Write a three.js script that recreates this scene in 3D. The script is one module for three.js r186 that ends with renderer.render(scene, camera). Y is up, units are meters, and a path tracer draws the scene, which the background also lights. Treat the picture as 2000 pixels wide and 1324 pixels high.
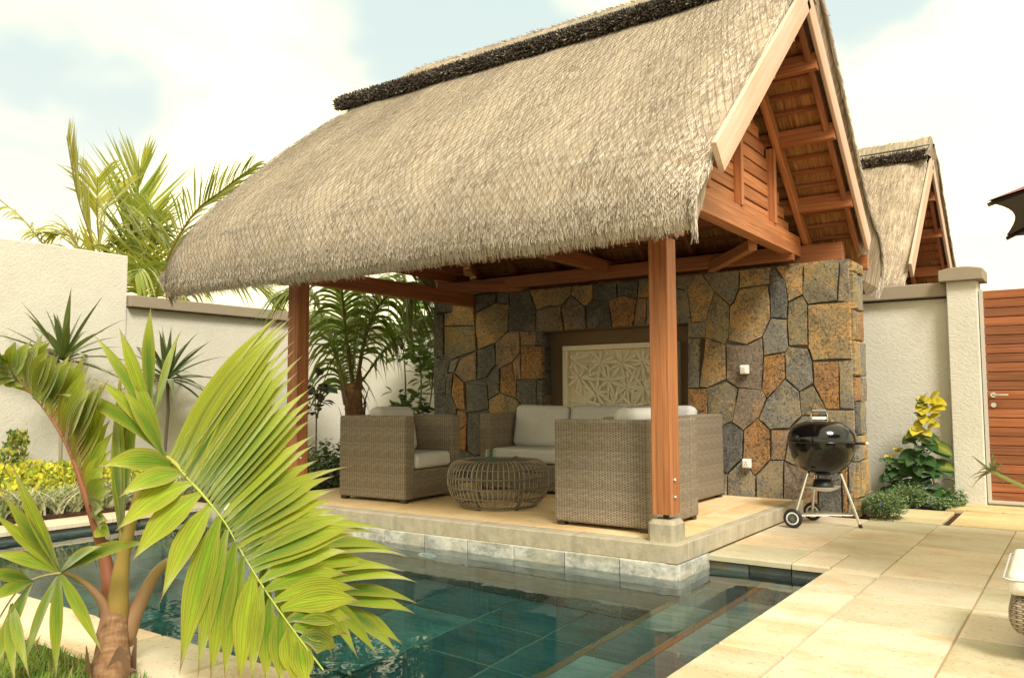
import * as THREE from 'three';
import { mergeGeometries, mergeVertices } from 'three/addons/utils/BufferGeometryUtils.js';
import { RoundedBoxGeometry } from 'three/addons/geometries/RoundedBoxGeometry.js';

// ---------------------------------------------------------------- camera, sky, sun, exposure
const scene = new THREE.Scene();
const camera = new THREE.PerspectiveCamera(44.95, 1024 / 677, 0.05, 900);
camera.position.set(2.36, 1.15, 5.28);
camera.rotation.order = 'YXZ';
const RAD = Math.PI / 180;
camera.rotation.set(4.06 * RAD, 35.27 * RAD, -0.27 * RAD);
const renderer = new THREE.WebGLRenderer();
renderer.toneMapping = THREE.LinearToneMapping;
renderer.toneMappingExposure = 2.15;
renderer.shadowMap.enabled = true;
const V = (x, y, z) => new THREE.Vector3(x, y, z);

let seed0 = 7;
const rngOf = (s) => () => { s |= 0; s = (s + 0x6d2b79f5) | 0; let t = Math.imul(s ^ (s >>> 15), 1 | s); t = (t + Math.imul(t ^ (t >>> 7), 61 | t)) ^ t; return ((t ^ (t >>> 14)) >>> 0) / 4294967296; };
const rnd = rngOf(12345);
const rr = (a, b) => a + (b - a) * rnd();
const lerp = (a, b, t) => a + (b - a) * t;
const clamp = (x, a = 0, b = 1) => Math.min(b, Math.max(a, x));
const sst = (a, b, x) => { const t = clamp((x - a) / (b - a)); return t * t * (3 - 2 * t); };
function hash(x, y, z, s) { let h = Math.imul(x, 374761393) ^ Math.imul(y, 668265263) ^ Math.imul(z, 2147483647 - 58) ^ Math.imul(s, 1274126177); h = Math.imul(h ^ (h >>> 13), 1274126177); h ^= h >>> 16; return (h >>> 0) / 4294967296; }
function n3(x, y, z, s = 1) {
  const X = Math.floor(x), Y = Math.floor(y), Z = Math.floor(z), f = (t) => t * t * (3 - 2 * t), u = f(x - X), v = f(y - Y), w = f(z - Z);
  const h = (i, j, k) => hash(X + i, Y + j, Z + k, s);
  return lerp(lerp(lerp(h(0, 0, 0), h(1, 0, 0), u), lerp(h(0, 1, 0), h(1, 1, 0), u), v), lerp(lerp(h(0, 0, 1), h(1, 0, 1), u), lerp(h(0, 1, 1), h(1, 1, 1), u), v), w);
}
const fbm3 = (x, y, z, o = 5, s = 1) => { let a = 0, m = 0.5, t = 0; for (let i = 0; i < o; i++) { a += m * n3(x, y, z, s + i); t += m; x *= 2.03; y *= 2.03; z *= 2.03; m *= 0.5; } return a / t; };
// tileable 2-D noise on a unit square with P cells a side
function n2(x, y, px, py, s) {
  const X = Math.floor(x), Y = Math.floor(y), f = (t) => t * t * (3 - 2 * t), u = f(x - X), v = f(y - Y), m = (a, p) => ((a % p) + p) % p;
  const h = (i, j) => hash(m(X + i, px), m(Y + j, py), 0, s);
  return lerp(lerp(h(0, 0), h(1, 0), u), lerp(h(0, 1), h(1, 1), u), v);
}
const fb = (u, v, px, py = px, o = 4, s = 1) => { let a = 0, m = 0.5, t = 0; for (let i = 0; i < o; i++) { a += m * n2(u * px, v * py, px, py, s + i); t += m; px *= 2; py *= 2; m *= 0.5; } return a / t; };

// sky: bright warm clouds with pale blue gaps, the same all round
{
  const w = 1024, h = 512, d = new Float32Array(w * h * 4);
  for (let j = 0; j < h; j++) for (let i = 0; i < w; i++) {
    const el = ((j + 0.5) / h - 0.5) * Math.PI, az = ((i + 0.5) / w - 0.5) * 2 * Math.PI;
    const x = Math.cos(el) * Math.cos(az), y = Math.sin(el), z = Math.cos(el) * Math.sin(az);
    const k = 1 / (Math.max(y, 0) + 0.35), X = x * k * 1.9, Z = z * k * 1.9;
    const c = fbm3(X + 3.4, 2.1, Z + 12.1, 6, 11), e = fbm3(X * 2.4 + 1, 7, Z * 2.4, 4, 31);
    const cl = Math.max(sst(0.33, 0.49, c + 0.10 * (e - 0.5)), 0.96 * sst(0.32, 0.02, y));
    const b = 0.9 + 0.22 * fbm3(X * 1.4, 3, Z * 1.4, 4, 51);
    const o = (j * w + i) * 4, hz = sst(0.5, 0, y);
    const blue = [lerp(0.345, 0.45, hz), lerp(0.41, 0.46, hz), lerp(0.40, 0.42, hz)], cloud = [0.88 * b, 0.785 * b, 0.475 * b];
    for (let q = 0; q < 3; q++) d[o + q] = lerp(blue[q], cloud[q], cl);
    d[o + 3] = 1;
  }
  const t = new THREE.DataTexture(d, w, h, THREE.RGBAFormat, THREE.FloatType);
  t.mapping = THREE.EquirectangularReflectionMapping; t.magFilter = THREE.LinearFilter; t.minFilter = THREE.LinearFilter; t.needsUpdate = true;
  scene.background = t; scene.environment = t;
}
const sun = new THREE.DirectionalLight(new THREE.Color().setRGB(1, 0.94, 0.84), 2.2);
sun.position.set(10.5, 14.5, 8); sun.target.position.set(0, 0, 0);
sun.castShadow = true; sun.shadow.radius = 32; sun.shadow.mapSize.set(2048, 2048);
Object.assign(sun.shadow.camera, { left: -16, right: 16, top: 16, bottom: -16, near: 1, far: 60 });
scene.add(sun, sun.target);

// ---------------------------------------------------------------- helpers: objects
const used = {};
const numbered = (n) => { used[n] = (used[n] ?? -1) + 1; return used[n] ? `${n}_${String(used[n]).padStart(3, '0')}` : n; };
function mesh(name, geo, mat, parent, pos, rot) {
  const m = new THREE.Mesh(geo, mat); m.name = name; m.castShadow = m.receiveShadow = true;
  if (pos) m.position.set(...pos); if (rot) m.rotation.set(...rot);
  if (parent) parent.add(m);
  return m;
}
function tag(o, label, category, group) { o.userData.label = label; o.userData.category = category; if (group) o.userData.group = group; return o; }
function thing(name, label, category, pos = [0, 0, 0], turn = 0, group) {
  const g = new THREE.Group(); g.name = numbered(name); g.position.set(...pos); g.rotation.y = turn; scene.add(g); return tag(g, label, category, group);
}
function structure(name, geo, mat, label, pos) { const m = mesh(numbered(name), geo, mat, scene, pos); m.userData.kind = 'structure'; if (label) m.userData.label = label; return m; }
function inst(name, geo, mat, mats, cols, parent) {
  const m = new THREE.InstancedMesh(geo, mat, mats.length); m.name = name; m.castShadow = m.receiveShadow = true; m.userData.kind = 'stuff';
  mats.forEach((x, i) => m.setMatrixAt(i, x)); if (cols) cols.forEach((c, i) => m.setColorAt(i, c));
  parent.add(m); return m;
}
// ---------------------------------------------------------------- helpers: geometry
function uvBox(g, ox = 0, oy = 0) {          // uv in metres from the dominant axis of each face
  const keep = g.attributes.normal; g = g.index ? g.toNonIndexed() : g;
  const p = g.attributes.position, uv = new Float32Array(p.count * 2), a = V(), b = V(), c = V(), n = V();
  for (let i = 0; i < p.count; i += 3) {
    a.fromBufferAttribute(p, i); b.fromBufferAttribute(p, i + 1); c.fromBufferAttribute(p, i + 2); n.crossVectors(b.clone().sub(a), c.clone().sub(a));
    const x = Math.abs(n.x), y = Math.abs(n.y), z = Math.abs(n.z);
    [a, b, c].forEach((q, k) => { const [u, v] = y >= x && y >= z ? [q.x, q.z] : z >= x ? [q.x, q.y] : [q.z, q.y]; uv[(i + k) * 2] = u + ox; uv[(i + k) * 2 + 1] = v + oy; });
  }
  g.setAttribute('uv', new THREE.BufferAttribute(uv, 2)); if (!keep) g.computeVertexNormals();
  return g;
}
const box = (w, h, d, ox = rr(0, 9), oy = rr(0, 9)) => uvBox(new THREE.BoxGeometry(w, h, d), ox, oy);
const rbox = (w, h, d, r = 0.008, s = 1) => uvBox(new RoundedBoxGeometry(w, h, d, s, Math.min(r, w / 2.01, h / 2.01, d / 2.01)), rr(0, 9), rr(0, 9));
const at = (g, x, y, z) => g.translate(x, y, z);
function cbox(w, h, d, b = 0.006) {          // box with chamfered long edges, 44 triangles
  const x = w / 2, y = h / 2, z = d / 2, sh = new THREE.Shape([[-y + b, -z], [y - b, -z], [y, -z + b], [y, z - b], [y - b, z], [-y + b, z], [-y, z - b], [-y, -z + b]].map((p) => new THREE.Vector2(...p)));
  const g = new THREE.ExtrudeGeometry(sh, { depth: w, bevelEnabled: false });
  // (shape x -> y, shape y -> z, depth -> x)
  const p = g.attributes.position; for (let i = 0; i < p.count; i++) { const a = p.getX(i), c = p.getY(i), e = p.getZ(i); p.setXYZ(i, e - x, a, c); }
  g.deleteAttribute('normal'); g.deleteAttribute('uv'); const q = uvBox(g, rr(0, 9), rr(0, 9)); q.computeVertexNormals(); return q;
}
// a bar of section h (y) x d (z) from point a to point b, grain along it
function bar(parent, name, a, b, h, d, mat, bev = 0.006, roll = 0) {
  const L = a.distanceTo(b), m = mesh(name, cbox(L, h, d, bev), mat, parent);
  m.position.copy(a).add(b).multiplyScalar(0.5);
  const x = b.clone().sub(a).normalize(), up = Math.abs(x.y) > 0.95 ? V(0, 0, 1) : V(0, 1, 0), z = V().crossVectors(x, up).normalize(), y = V().crossVectors(z, x);
  m.quaternion.setFromRotationMatrix(new THREE.Matrix4().makeBasis(x, y, z)); if (roll) m.rotateX(roll);
  return m;
}
class GB {                                    // collects triangles with vertex colours and uv
  constructor() { this.p = []; this.c = []; this.u = []; this.i = []; }
  v(p, c = [1, 1, 1], u = 0, w = 0) { this.p.push(p.x, p.y, p.z); this.c.push(...c); this.u.push(u, w); return this.p.length / 3 - 1; }
  tri(a, b, c) { this.i.push(a, b, c); }
  quad(a, b, c, d) { this.i.push(a, b, c, a, c, d); }
  tube(pts, rad, sides = 6, col = [1, 1, 1], cap = true) {
    const n = pts.length, R = (k) => (typeof rad === 'function' ? rad(k / (n - 1)) : Array.isArray(rad) ? rad[k] : rad), Cc = (k) => (typeof col === 'function' ? col(k / (n - 1)) : col);
    let t = pts[1].clone().sub(pts[0]).normalize(), x = V().crossVectors(Math.abs(t.y) > 0.9 ? V(1, 0, 0) : V(0, 1, 0), t).normalize(), prev = null, len = 0;
    for (let k = 0; k < n; k++) {
      t = (k === 0 ? pts[1].clone().sub(pts[0]) : k === n - 1 ? pts[k].clone().sub(pts[k - 1]) : pts[k + 1].clone().sub(pts[k - 1])).normalize();
      x.addScaledVector(t, -x.dot(t)).normalize(); const y = V().crossVectors(t, x);
      if (k) len += pts[k].distanceTo(pts[k - 1]);
      const ring = [];
      for (let s = 0; s <= sides; s++) { const a = (s % sides) / sides * Math.PI * 2; ring.push(this.v(pts[k].clone().addScaledVector(x, Math.cos(a) * R(k)).addScaledVector(y, Math.sin(a) * R(k)), Cc(k), s / sides, len)); }
      if (prev) for (let s = 0; s < sides; s++) this.quad(prev[s], prev[s + 1], ring[s + 1], ring[s]);
      if (cap && (k === 0 || k === n - 1)) { const c = this.v(pts[k], Cc(k), 0.5, len); for (let s = 0; s < sides; s++) k ? this.tri(c, ring[s], ring[s + 1]) : this.tri(c, ring[s + 1], ring[s]); }
      prev = ring;
    }
    return this;
  }
  // a leaf: centre line by function f(t), width by wf(t), n the side it faces; folded along the middle
  leaf(f, wf, n, { seg = 6, fold = 0.18, col = () => [1, 1, 1], edge = null, twist = 0 } = {}) {
    let prev = null;
    for (let k = 0; k <= seg; k++) {
      const t = k / seg, p = f(t), q = f(Math.min(1, t + 0.02)).sub(f(Math.max(0, t - 0.02))).normalize();
      const s = V().crossVectors(q, n).normalize(); if (twist) s.applyAxisAngle(q, twist * t);
      const m = V().crossVectors(s, q).normalize(), w = wf(t), cc = col(t), ce = edge ? edge(t) : cc;
      const r = [this.v(p.clone().addScaledVector(s, -w).addScaledVector(m, fold * w), ce, 0, t), this.v(p, cc, 0.5, t), this.v(p.clone().addScaledVector(s, w).addScaledVector(m, fold * w), ce, 1, t)];
      if (prev) { this.quad(prev[0], prev[1], r[1], r[0]); this.quad(prev[1], prev[2], r[2], r[1]); }
      prev = r;
    }
    return this;
  }
  geo(smooth = true) {
    const g = new THREE.BufferGeometry();
    g.setAttribute('position', new THREE.Float32BufferAttribute(this.p, 3)); g.setAttribute('color', new THREE.Float32BufferAttribute(this.c, 3)); g.setAttribute('uv', new THREE.Float32BufferAttribute(this.u, 2));
    g.setIndex(this.i); if (!smooth) { const q = g.toNonIndexed(); q.computeVertexNormals(); return q; }
    g.computeVertexNormals(); return g;
  }
}
// prism on a polygon in the xy plane, front at z = d, with a chamfer b and an uneven front
function prism(pts, d, b, ox = 0, oy = 0, bump = 0, r = rnd) {
  const n = pts.length; let cx = 0, cy = 0; pts.forEach((p) => { cx += p[0] / n; cy += p[1] / n; });
  const P = [], U = [], put = (x, y, z) => { P.push(x, y, z); U.push(x + ox, y + oy); };
  const inn = pts.map((p) => { const L = Math.hypot(p[0] - cx, p[1] - cy) || 1, k = Math.max(0, 1 - b / L); return [cx + (p[0] - cx) * k, cy + (p[1] - cy) * k, d + (bump ? (r() - 0.5) * bump : 0)]; });
  const cz = d + (bump ? r() * bump : 0);
  for (let i = 0; i < n; i++) {
    const j = (i + 1) % n, A = pts[i], B = pts[j], a = inn[i], c = inn[j], z1 = d - b;
    put(cx, cy, cz); put(...a); put(...c);
    put(...a); put(A[0], A[1], z1); put(B[0], B[1], z1); put(...a); put(B[0], B[1], z1); put(...c);
    put(A[0], A[1], z1); put(A[0], A[1], 0); put(B[0], B[1], 0); put(A[0], A[1], z1); put(B[0], B[1], 0); put(B[0], B[1], z1);
  }
  const g = new THREE.BufferGeometry(); g.setAttribute('position', new THREE.Float32BufferAttribute(P, 3)); g.setAttribute('uv', new THREE.Float32BufferAttribute(U, 2)); g.computeVertexNormals(); return g;
}
const rect = (x0, y0, x1, y1) => [[x0, y0], [x1, y0], [x1, y1], [x0, y1]];
// flat tile lying on the ground: x0..x1, z0..z1, top at y
function tile(parent, name, x0, x1, z0, z1, y, th, mat, b = 0.004) {
  const g = prism(rect(x0, -z1, x1, -z0), th, b, rr(0, 7), rr(0, 7)); g.rotateX(-Math.PI / 2); g.translate(0, y - th, 0); return mesh(name, g, mat, parent);
}
const lathe = (pts, n = 40) => { const g = new THREE.LatheGeometry(pts.map((p) => new THREE.Vector2(...p)), n); return g; };
const curve = (pts) => new THREE.CatmullRomCurve3(pts);
const pathOf = (str) => str.split(',').map((s) => V(...s.trim().split(/\s+/).map(Number)));

// ---------------------------------------------------------------- materials
function dtex(n, m, fn, srgb) {
  const d = new Uint8Array(n * m * 4);
  for (let j = 0; j < m; j++) for (let i = 0; i < n; i++) { const c = fn(i / n, j / m); const o = (j * n + i) * 4; if (typeof c === 'number') { d[o] = d[o + 1] = d[o + 2] = clamp(c) * 255; } else for (let k = 0; k < 3; k++) d[o + k] = clamp(c[k]) * 255; d[o + 3] = 255; }
  const t = new THREE.DataTexture(d, n, m, THREE.RGBAFormat); t.magFilter = THREE.LinearFilter; t.minFilter = THREE.LinearMipmapLinearFilter; t.generateMipmaps = true; t.wrapS = t.wrapT = THREE.RepeatWrapping; if (srgb) t.colorSpace = THREE.SRGBColorSpace; t.needsUpdate = true; return t;
}
const rep = (t, u, v = u) => { const c = t.clone(); c.repeat.set(1 / u, 1 / v); c.needsUpdate = true; return c; };
const mix3 = (a, b, t) => [lerp(a[0], b[0], t), lerp(a[1], b[1], t), lerp(a[2], b[2], t)];
const grey = (c, k) => { const m = 0.3 * c[0] + 0.59 * c[1] + 0.11 * c[2]; return mix3(c, [m, m, m], k); };
const ramp = (st, t) => { t = clamp(t) * (st.length - 1); const i = Math.min(st.length - 2, Math.floor(t)); return mix3(st[i], st[i + 1], t - i); };
const rgb = (...h) => h.map((x) => [(x >> 16 & 255) / 255, (x >> 8 & 255) / 255, (x & 255) / 255]);
const std = (o) => new THREE.MeshStandardMaterial(o), phy = (o) => new THREE.MeshPhysicalMaterial(o);
const lin = (r, g, b) => new THREE.Color().setRGB(r, g, b);

// wood: grain along u
const woodC = dtex(512, 256, (u, v) => { const g = fb(u, v, 3, 48, 4, 3), f = fb(u, v, 8, 160, 2, 9), k = fb(u, v, 2, 5, 3, 21); return ramp(rgb(0x6d4229, 0x925e3c, 0xab744c, 0xc08c62), 0.15 + g * 0.65 + (f - 0.5) * 0.5 + (k - 0.5) * 0.35); }, true);
const woodB = dtex(512, 256, (u, v) => 0.6 * fb(u, v, 3, 48, 4, 3) + 0.4 * fb(u, v, 8, 160, 2, 9));
const greyC = dtex(512, 256, (u, v) => { const g = fb(u, v, 3, 48, 4, 5), k = fb(u, v, 3, 6, 4, 33); return ramp(rgb(0xb08a6c, 0xc4a184, 0xd0b298, 0xd8c0aa), 0.1 + g * 0.6 + (k - 0.5) * 0.6 + 0.1); }, true);
const wood = (tint, rough = 0.55, map = woodC) => std({ map: rep(map, 1.6, 0.6), bumpMap: rep(woodB, 1.6, 0.6), bumpScale: 0.0015, color: tint, roughness: rough });
const M = {};
M.wood = wood(lin(1.05, 0.96, 0.84)); M.wood2 = wood(lin(0.85, 0.76, 0.66)); M.wood3 = wood(lin(1.3, 1.22, 1.08));
M.barge = wood(lin(0.98, 1.02, 1.12), 0.75, greyC); M.boards = [lin(1.35, 1.3, 1.22), lin(1.2, 1.14, 1.05), lin(1.45, 1.4, 1.3), lin(1.1, 1.0, 0.92)].map((c) => wood(c, 0.6));
M.gate = [lin(0.72, 0.56, 0.44), lin(0.85, 0.68, 0.55), lin(0.62, 0.52, 0.44), lin(0.95, 0.76, 0.62)].map((c) => wood(c, 0.6));
// render on the walls
const stB = dtex(512, 512, (u, v) => { const a = fb(u, v, 24, 24, 3, 4); return sst(0.35, 0.75, a) * 0.8 + 0.2 * fb(u, v, 90, 90, 2, 8); });
const stC = dtex(512, 512, (u, v) => { const k = fb(u, v, 4, 4, 5, 14), f = fb(u, v, 60, 60, 2, 6); return mix3([0.80, 0.785, 0.74], [0.865, 0.85, 0.805], clamp(k * 0.9 + (f - 0.5) * 0.5)); }, true);
M.stucco = std({ color: lin(0.9, 0.9, 0.9), map: rep(stC, 1.7), bumpMap: rep(stB, 0.42), bumpScale: 0.0018, roughness: 0.95 });
M.cope = std({ map: rep(stC, 1.1), color: lin(0.42, 0.36, 0.30), roughness: 0.8 });
// limestone paving
const limeC = dtex(512, 512, (u, v) => {
  const w = fb(u, v, 3, 9, 5, 61), k = fb(u, v, 4, 4, 5, 71), f = fb(u, v, 40, 60, 3, 81), q = fb(u, v, 9, 14, 4, 91);
  let c = ramp(rgb(0xd2b788, 0xe2cda4, 0xecdcba, 0xf1e5ca), 0.2 + 0.7 * w + (k - 0.5) * 0.5 + (f - 0.5) * 0.25);
  c = mix3(c, [0.80, 0.60, 0.36], 0.22 * sst(0.6, 0.8, q)); return mix3(c, [0.45, 0.31, 0.18], 0.3 * sst(0.74, 0.84, fb(u, v, 90, 110, 2, 77)));
}, true);
const limeB = dtex(256, 256, (u, v) => fb(u, v, 12, 12, 5, 41));
const lime = (c, r = 0.62) => std({ map: rep(limeC, 1.15), bumpMap: rep(limeB, 0.6), bumpScale: 0.002, color: c, roughness: r });
M.lime = [lin(0.74, 0.75, 0.83), lin(0.66, 0.68, 0.75), lin(0.76, 0.72, 0.75), lin(0.58, 0.63, 0.66), lin(0.79, 0.79, 0.88)].map((c) => lime(c));
M.limeIn = [lin(0.94, 0.84, 0.72), lin(0.98, 0.9, 0.82), lin(0.9, 0.78, 0.62)].map((c) => lime(c, 0.5));
M.slab = [lin(0.66, 0.68, 0.6), lin(0.72, 0.68, 0.52)].map((c) => lime(c, 0.75));
M.grout = std({ color: lin(0.36, 0.26, 0.15), roughness: 0.95 });
// concrete
const conC = dtex(512, 512, (u, v) => { const k = fb(u, v, 3, 4, 6, 101), f = fb(u, v, 20, 6, 4, 107), s = fb(u, v, 60, 60, 2, 109); return ramp(rgb(0x8b836f, 0xa39a86, 0xb5ab97, 0xc3baa8), k * 0.9 + (f - 0.5) * 0.6 + (s - 0.5) * 0.2); }, true);
M.concrete = std({ map: rep(conC, 0.9), bumpMap: rep(limeB, 0.5), bumpScale: 0.003, roughness: 0.85 });
M.block = std({ map: rep(conC, 0.6), color: lin(0.85, 0.86, 0.85), roughness: 0.9, bumpMap: rep(limeB, 0.3), bumpScale: 0.003 });
// pool slate
const slateC = dtex(512, 512, (u, v) => { const k = fb(u, v, 3, 7, 5, 121), f = fb(u, v, 6, 50, 4, 127), q = fb(u, v, 5, 12, 4, 131); let c = ramp(rgb(0x4c5658, 0x6b7779, 0x87918f, 0xa0a59b), k * 0.7 + f * 0.45 - 0.1); return mix3(c, [0.52, 0.43, 0.28], 0.5 * sst(0.62, 0.75, q)); }, true);
M.slate = [lin(0.62, 0.64, 0.64), lin(0.36, 0.38, 0.40), lin(0.95, 0.93, 0.86), lin(0.5, 0.53, 0.53)].map((c) => std({ map: rep(slateC, 0.9), bumpMap: rep(limeB, 0.4), bumpScale: 0.004, color: c, roughness: 0.6 }));
M.poolGrout = std({ color: lin(0.33, 0.30, 0.22), roughness: 0.9 });
const scaleC = dtex(512, 256, (u, v) => { const k = fb(u, v, 9, 6, 5, 141), s = fb(u, v, 24, 4, 3, 147); const m = 0.45 * k + 0.3 * s + 0.25 * fb(u, v, 60, 30, 3, 143); let c = ramp(rgb(0x8f9390, 0xadafaa, 0xbdbcb4, 0xcbc8bf), sst(0.28, 0.72, m)); return mix3(c, [0.50, 0.48, 0.36], 0.35 * sst(0.55, 0.75, fb(u, v, 5, 5, 4, 149))); }, true);
M.limescale = std({ map: rep(scaleC, 1.3, 0.4), bumpMap: rep(limeB, 0.4), bumpScale: 0.004, roughness: 0.8 });
M.edge = std({ color: lin(0.20, 0.10, 0.05), roughness: 0.8 });
// field stone
function stoneTex(cols, sd, pit, patch) {
  return dtex(512, 512, (u, v) => {
    const k = fb(u, v, 3, 3, 6, sd), f = fb(u, v, 44, 44, 3, sd + 9), q = fb(u, v, 6, 6, 5, sd + 20), z = fb(u, v, 70, 70, 2, sd + 31);
    let c = ramp(cols, 0.1 + k * 0.8 + (f - 0.5) * 0.8); c = mix3(c, patch, 0.8 * sst(0.48, 0.64, 0.6 * q + 0.4 * fb(u, v, 2, 2, 4, sd + 61) + (f - 0.5) * 0.35)); c = mix3(c, [0.74, 0.71, 0.63], 0.4 * sst(0.74, 0.84, fb(u, v, 40, 40, 3, sd + 44)));
    return mix3(c, [0.10, 0.09, 0.08], pit * sst(0.62, 0.74, z));
  }, true);
}
const stoneB = dtex(512, 512, (u, v) => 0.55 * fb(u, v, 6, 6, 6, 201) + 0.45 * (1 - sst(0.58, 0.72, fb(u, v, 60, 60, 2, 207))));
const SC = {
  g: [rgb(0x65625a, 0x827d72, 0x969083, 0xa9a292), [0.60, 0.53, 0.40]], d: [rgb(0x4a4944, 0x605e58, 0x716e66, 0x858176), [0.49, 0.45, 0.38]],
  y: [rgb(0x75694f, 0x968260, 0xad9468, 0xbfa678), [0.75, 0.57, 0.32]], o: [rgb(0x7a5839, 0x946c44, 0xa97f52, 0xb5946c), [0.70, 0.50, 0.27]],
  b: [rgb(0x655748, 0x807060, 0x93816c, 0xa5947d), [0.66, 0.52, 0.36]], m: [rgb(0x66604f, 0x857b63, 0x988a66, 0xab9a70), [0.70, 0.53, 0.29]],
};
let sdn = 300; M.stone = {};
for (const k in SC) { const t = stoneTex(SC[k][0].map((c) => grey(c, 0.08).map((v) => v * 0.93)), (sdn += 50), k === 'd' || k === 'o' ? 0.55 : 0.35, grey(SC[k][1], 0.08)); M.stone[k] = std({ map: rep(t, 0.8), bumpMap: rep(stoneB, 0.5), bumpScale: 0.009, roughness: 0.9 }); }
M.mortar = std({ color: lin(0.18, 0.165, 0.145), roughness: 1 });
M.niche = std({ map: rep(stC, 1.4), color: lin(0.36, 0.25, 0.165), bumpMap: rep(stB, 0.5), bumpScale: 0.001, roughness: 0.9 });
const carveB = dtex(256, 256, (u, v) => fb(u, v, 20, 20, 4, 231));
M.carve = std({ color: lin(0.88, 0.80, 0.62), bumpMap: rep(carveB, 0.25), bumpScale: 0.002, roughness: 0.85 });
// wicker
const wk = (u, v) => { const cx = 6, cy = 16, X = u * cx, Y = v * cy, i = Math.floor(X), j = Math.floor(Y), fx = X - i, fy = Y - j, over = (i + j) % 2; const hx = Math.abs(fx - 0.5) * 2, hy = Math.abs(fy - 0.5) * 2; const st = Math.sqrt(Math.max(0, 1 - hy * hy)); const bow = over ? Math.sqrt(Math.max(0, 1 - 0.85 * hx * hx)) : 0.42 - 0.3 * (1 - hx); return [st * bow, i, j]; };
const wickB = dtex(512, 512, (u, v) => wk(u, v)[0]);
const wickC = dtex(512, 512, (u, v) => { const [h, i, j] = wk(u, v), r = hash(i, j, 3, 5), q = hash(0, j, 1, 8), f = fb(u, v, 60, 12, 3, 251); const c = ramp(rgb(0x706557, 0x897c6c, 0xa0927f, 0xb0a28e), r * 0.35 + q * 0.35 + f * 0.4); return mix3([0.17, 0.13, 0.09], c, sst(0.02, 0.3, h)); }, true);
M.wicker = std({ map: rep(wickC, 0.15, 0.15), bumpMap: rep(wickB, 0.15, 0.15), bumpScale: 0.007, roughness: 0.7 });
M.cane = std({ color: lin(0.25, 0.205, 0.15), roughness: 0.55 }); M.caneGrey = std({ color: lin(0.13, 0.115, 0.095), roughness: 0.6 });
const fabB = dtex(256, 256, (u, v) => 0.5 + 0.25 * Math.sin(u * 256 * 0.7854) * Math.sin(v * 256 * 0.7854) + 0.35 * (fb(u, v, 40, 40, 3, 261) - 0.5));
const fabC = dtex(256, 256, (u, v) => { const f = fb(u, v, 80, 80, 2, 263), k = fb(u, v, 5, 5, 4, 265); return mix3([0.71, 0.70, 0.69], [0.81, 0.80, 0.785], clamp(0.5 + (f - 0.5) * 1.2 + (k - 0.5) * 0.4)); }, true);
M.fabric = std({ map: rep(fabC, 0.35), bumpMap: rep(fabB, 0.09), bumpScale: 0.0012, roughness: 0.95 });
M.fabricPale = std({ map: rep(fabC, 0.35), bumpMap: rep(fabB, 0.09), bumpScale: 0.0012, color: lin(1.2, 1.18, 1.1), roughness: 0.95 });
M.dark = std({ color: lin(0.03, 0.02, 0.015), roughness: 0.6 });
// plants: leaves let light through
const leafC = dtex(128, 256, (u, v) => { const s = 0.5 + 0.5 * Math.cos(u * Math.PI * 2 * 9), n = fb(u, v, 10, 4, 3, 271), m = Math.exp(-Math.pow((u - 0.5) / 0.03, 2)); const k = 0.80 + 0.10 * s + 0.16 * (n - 0.5) + 0.12 * m; return [k, k, k]; }, true);
const leafB = dtex(128, 64, (u) => 0.5 + 0.5 * Math.cos(u * Math.PI * 2 * 9));
const leafMat = (tr = 0.42, coat = 0.25) => phy({ vertexColors: true, map: leafC, bumpMap: leafB, bumpScale: 0.0015, side: THREE.DoubleSide, roughness: 0.93, transmission: tr, thickness: 0, clearcoat: coat, clearcoatRoughness: 0.4, ior: 1.3 });
M.leaf = leafMat(0.45, 0.07); M.leafDull = leafMat(0.5, 0.04); M.leafGloss = leafMat(0.25, 0.6);
M.leafTint = phy({ side: THREE.DoubleSide, roughness: 0.93, transmission: 0.35, thickness: 0, clearcoat: 0.15, clearcoatRoughness: 0.45, ior: 1.3 });
M.stem = std({ vertexColors: true, roughness: 0.6 });
const barkC = dtex(256, 256, (u, v) => { const k = fb(u, v, 8, 20, 5, 281), f = fb(u, v, 40, 10, 3, 283); return ramp(rgb(0x4c3523, 0x6d4e35, 0x8a6a4c, 0xa4876a), k * 0.7 + f * 0.4 - 0.05); }, true);
M.bark = std({ map: rep(barkC, 1, 0.35), bumpMap: rep(barkC, 1, 0.35), bumpScale: 0.02, roughness: 0.95 });
M.soil = std({ map: rep(barkC, 0.8), color: lin(0.35, 0.3, 0.27), bumpMap: rep(stB, 0.4), bumpScale: 0.03, roughness: 1 });
M.steel = std({ color: lin(0.72, 0.71, 0.68), metalness: 1, roughness: 0.28 }); M.alu = std({ color: lin(0.75, 0.73, 0.69), metalness: 0.6, roughness: 0.55 });
M.greyMetal = std({ color: lin(0.5, 0.47, 0.42), metalness: 0.2, roughness: 0.6 });
M.enamel = phy({ color: lin(0.004, 0.004, 0.0045), roughness: 0.15, specularIntensity: 0.5, clearcoat: 0.6, clearcoatRoughness: 0.03 });
M.plastic = std({ color: lin(0.015, 0.015, 0.016), roughness: 0.45 }); M.greyPlastic = std({ color: lin(0.16, 0.18, 0.18), roughness: 0.5 }); M.white = std({ color: lin(0.78, 0.77, 0.73), roughness: 0.5 });
const thC = dtex(512, 512, (u, v) => { const a = fb(u, v, 110, 5, 3, 291), b = fb(u, v, 60, 12, 3, 293), k = fb(u, v, 5, 3, 5, 297); return ramp(rgb(0x4a3e30, 0x7c6d5a, 0xa2927b, 0xbfaf96), a * 0.65 + b * 0.4 + (k - 0.5) * 0.4 - 0.05); }, true);
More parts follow.
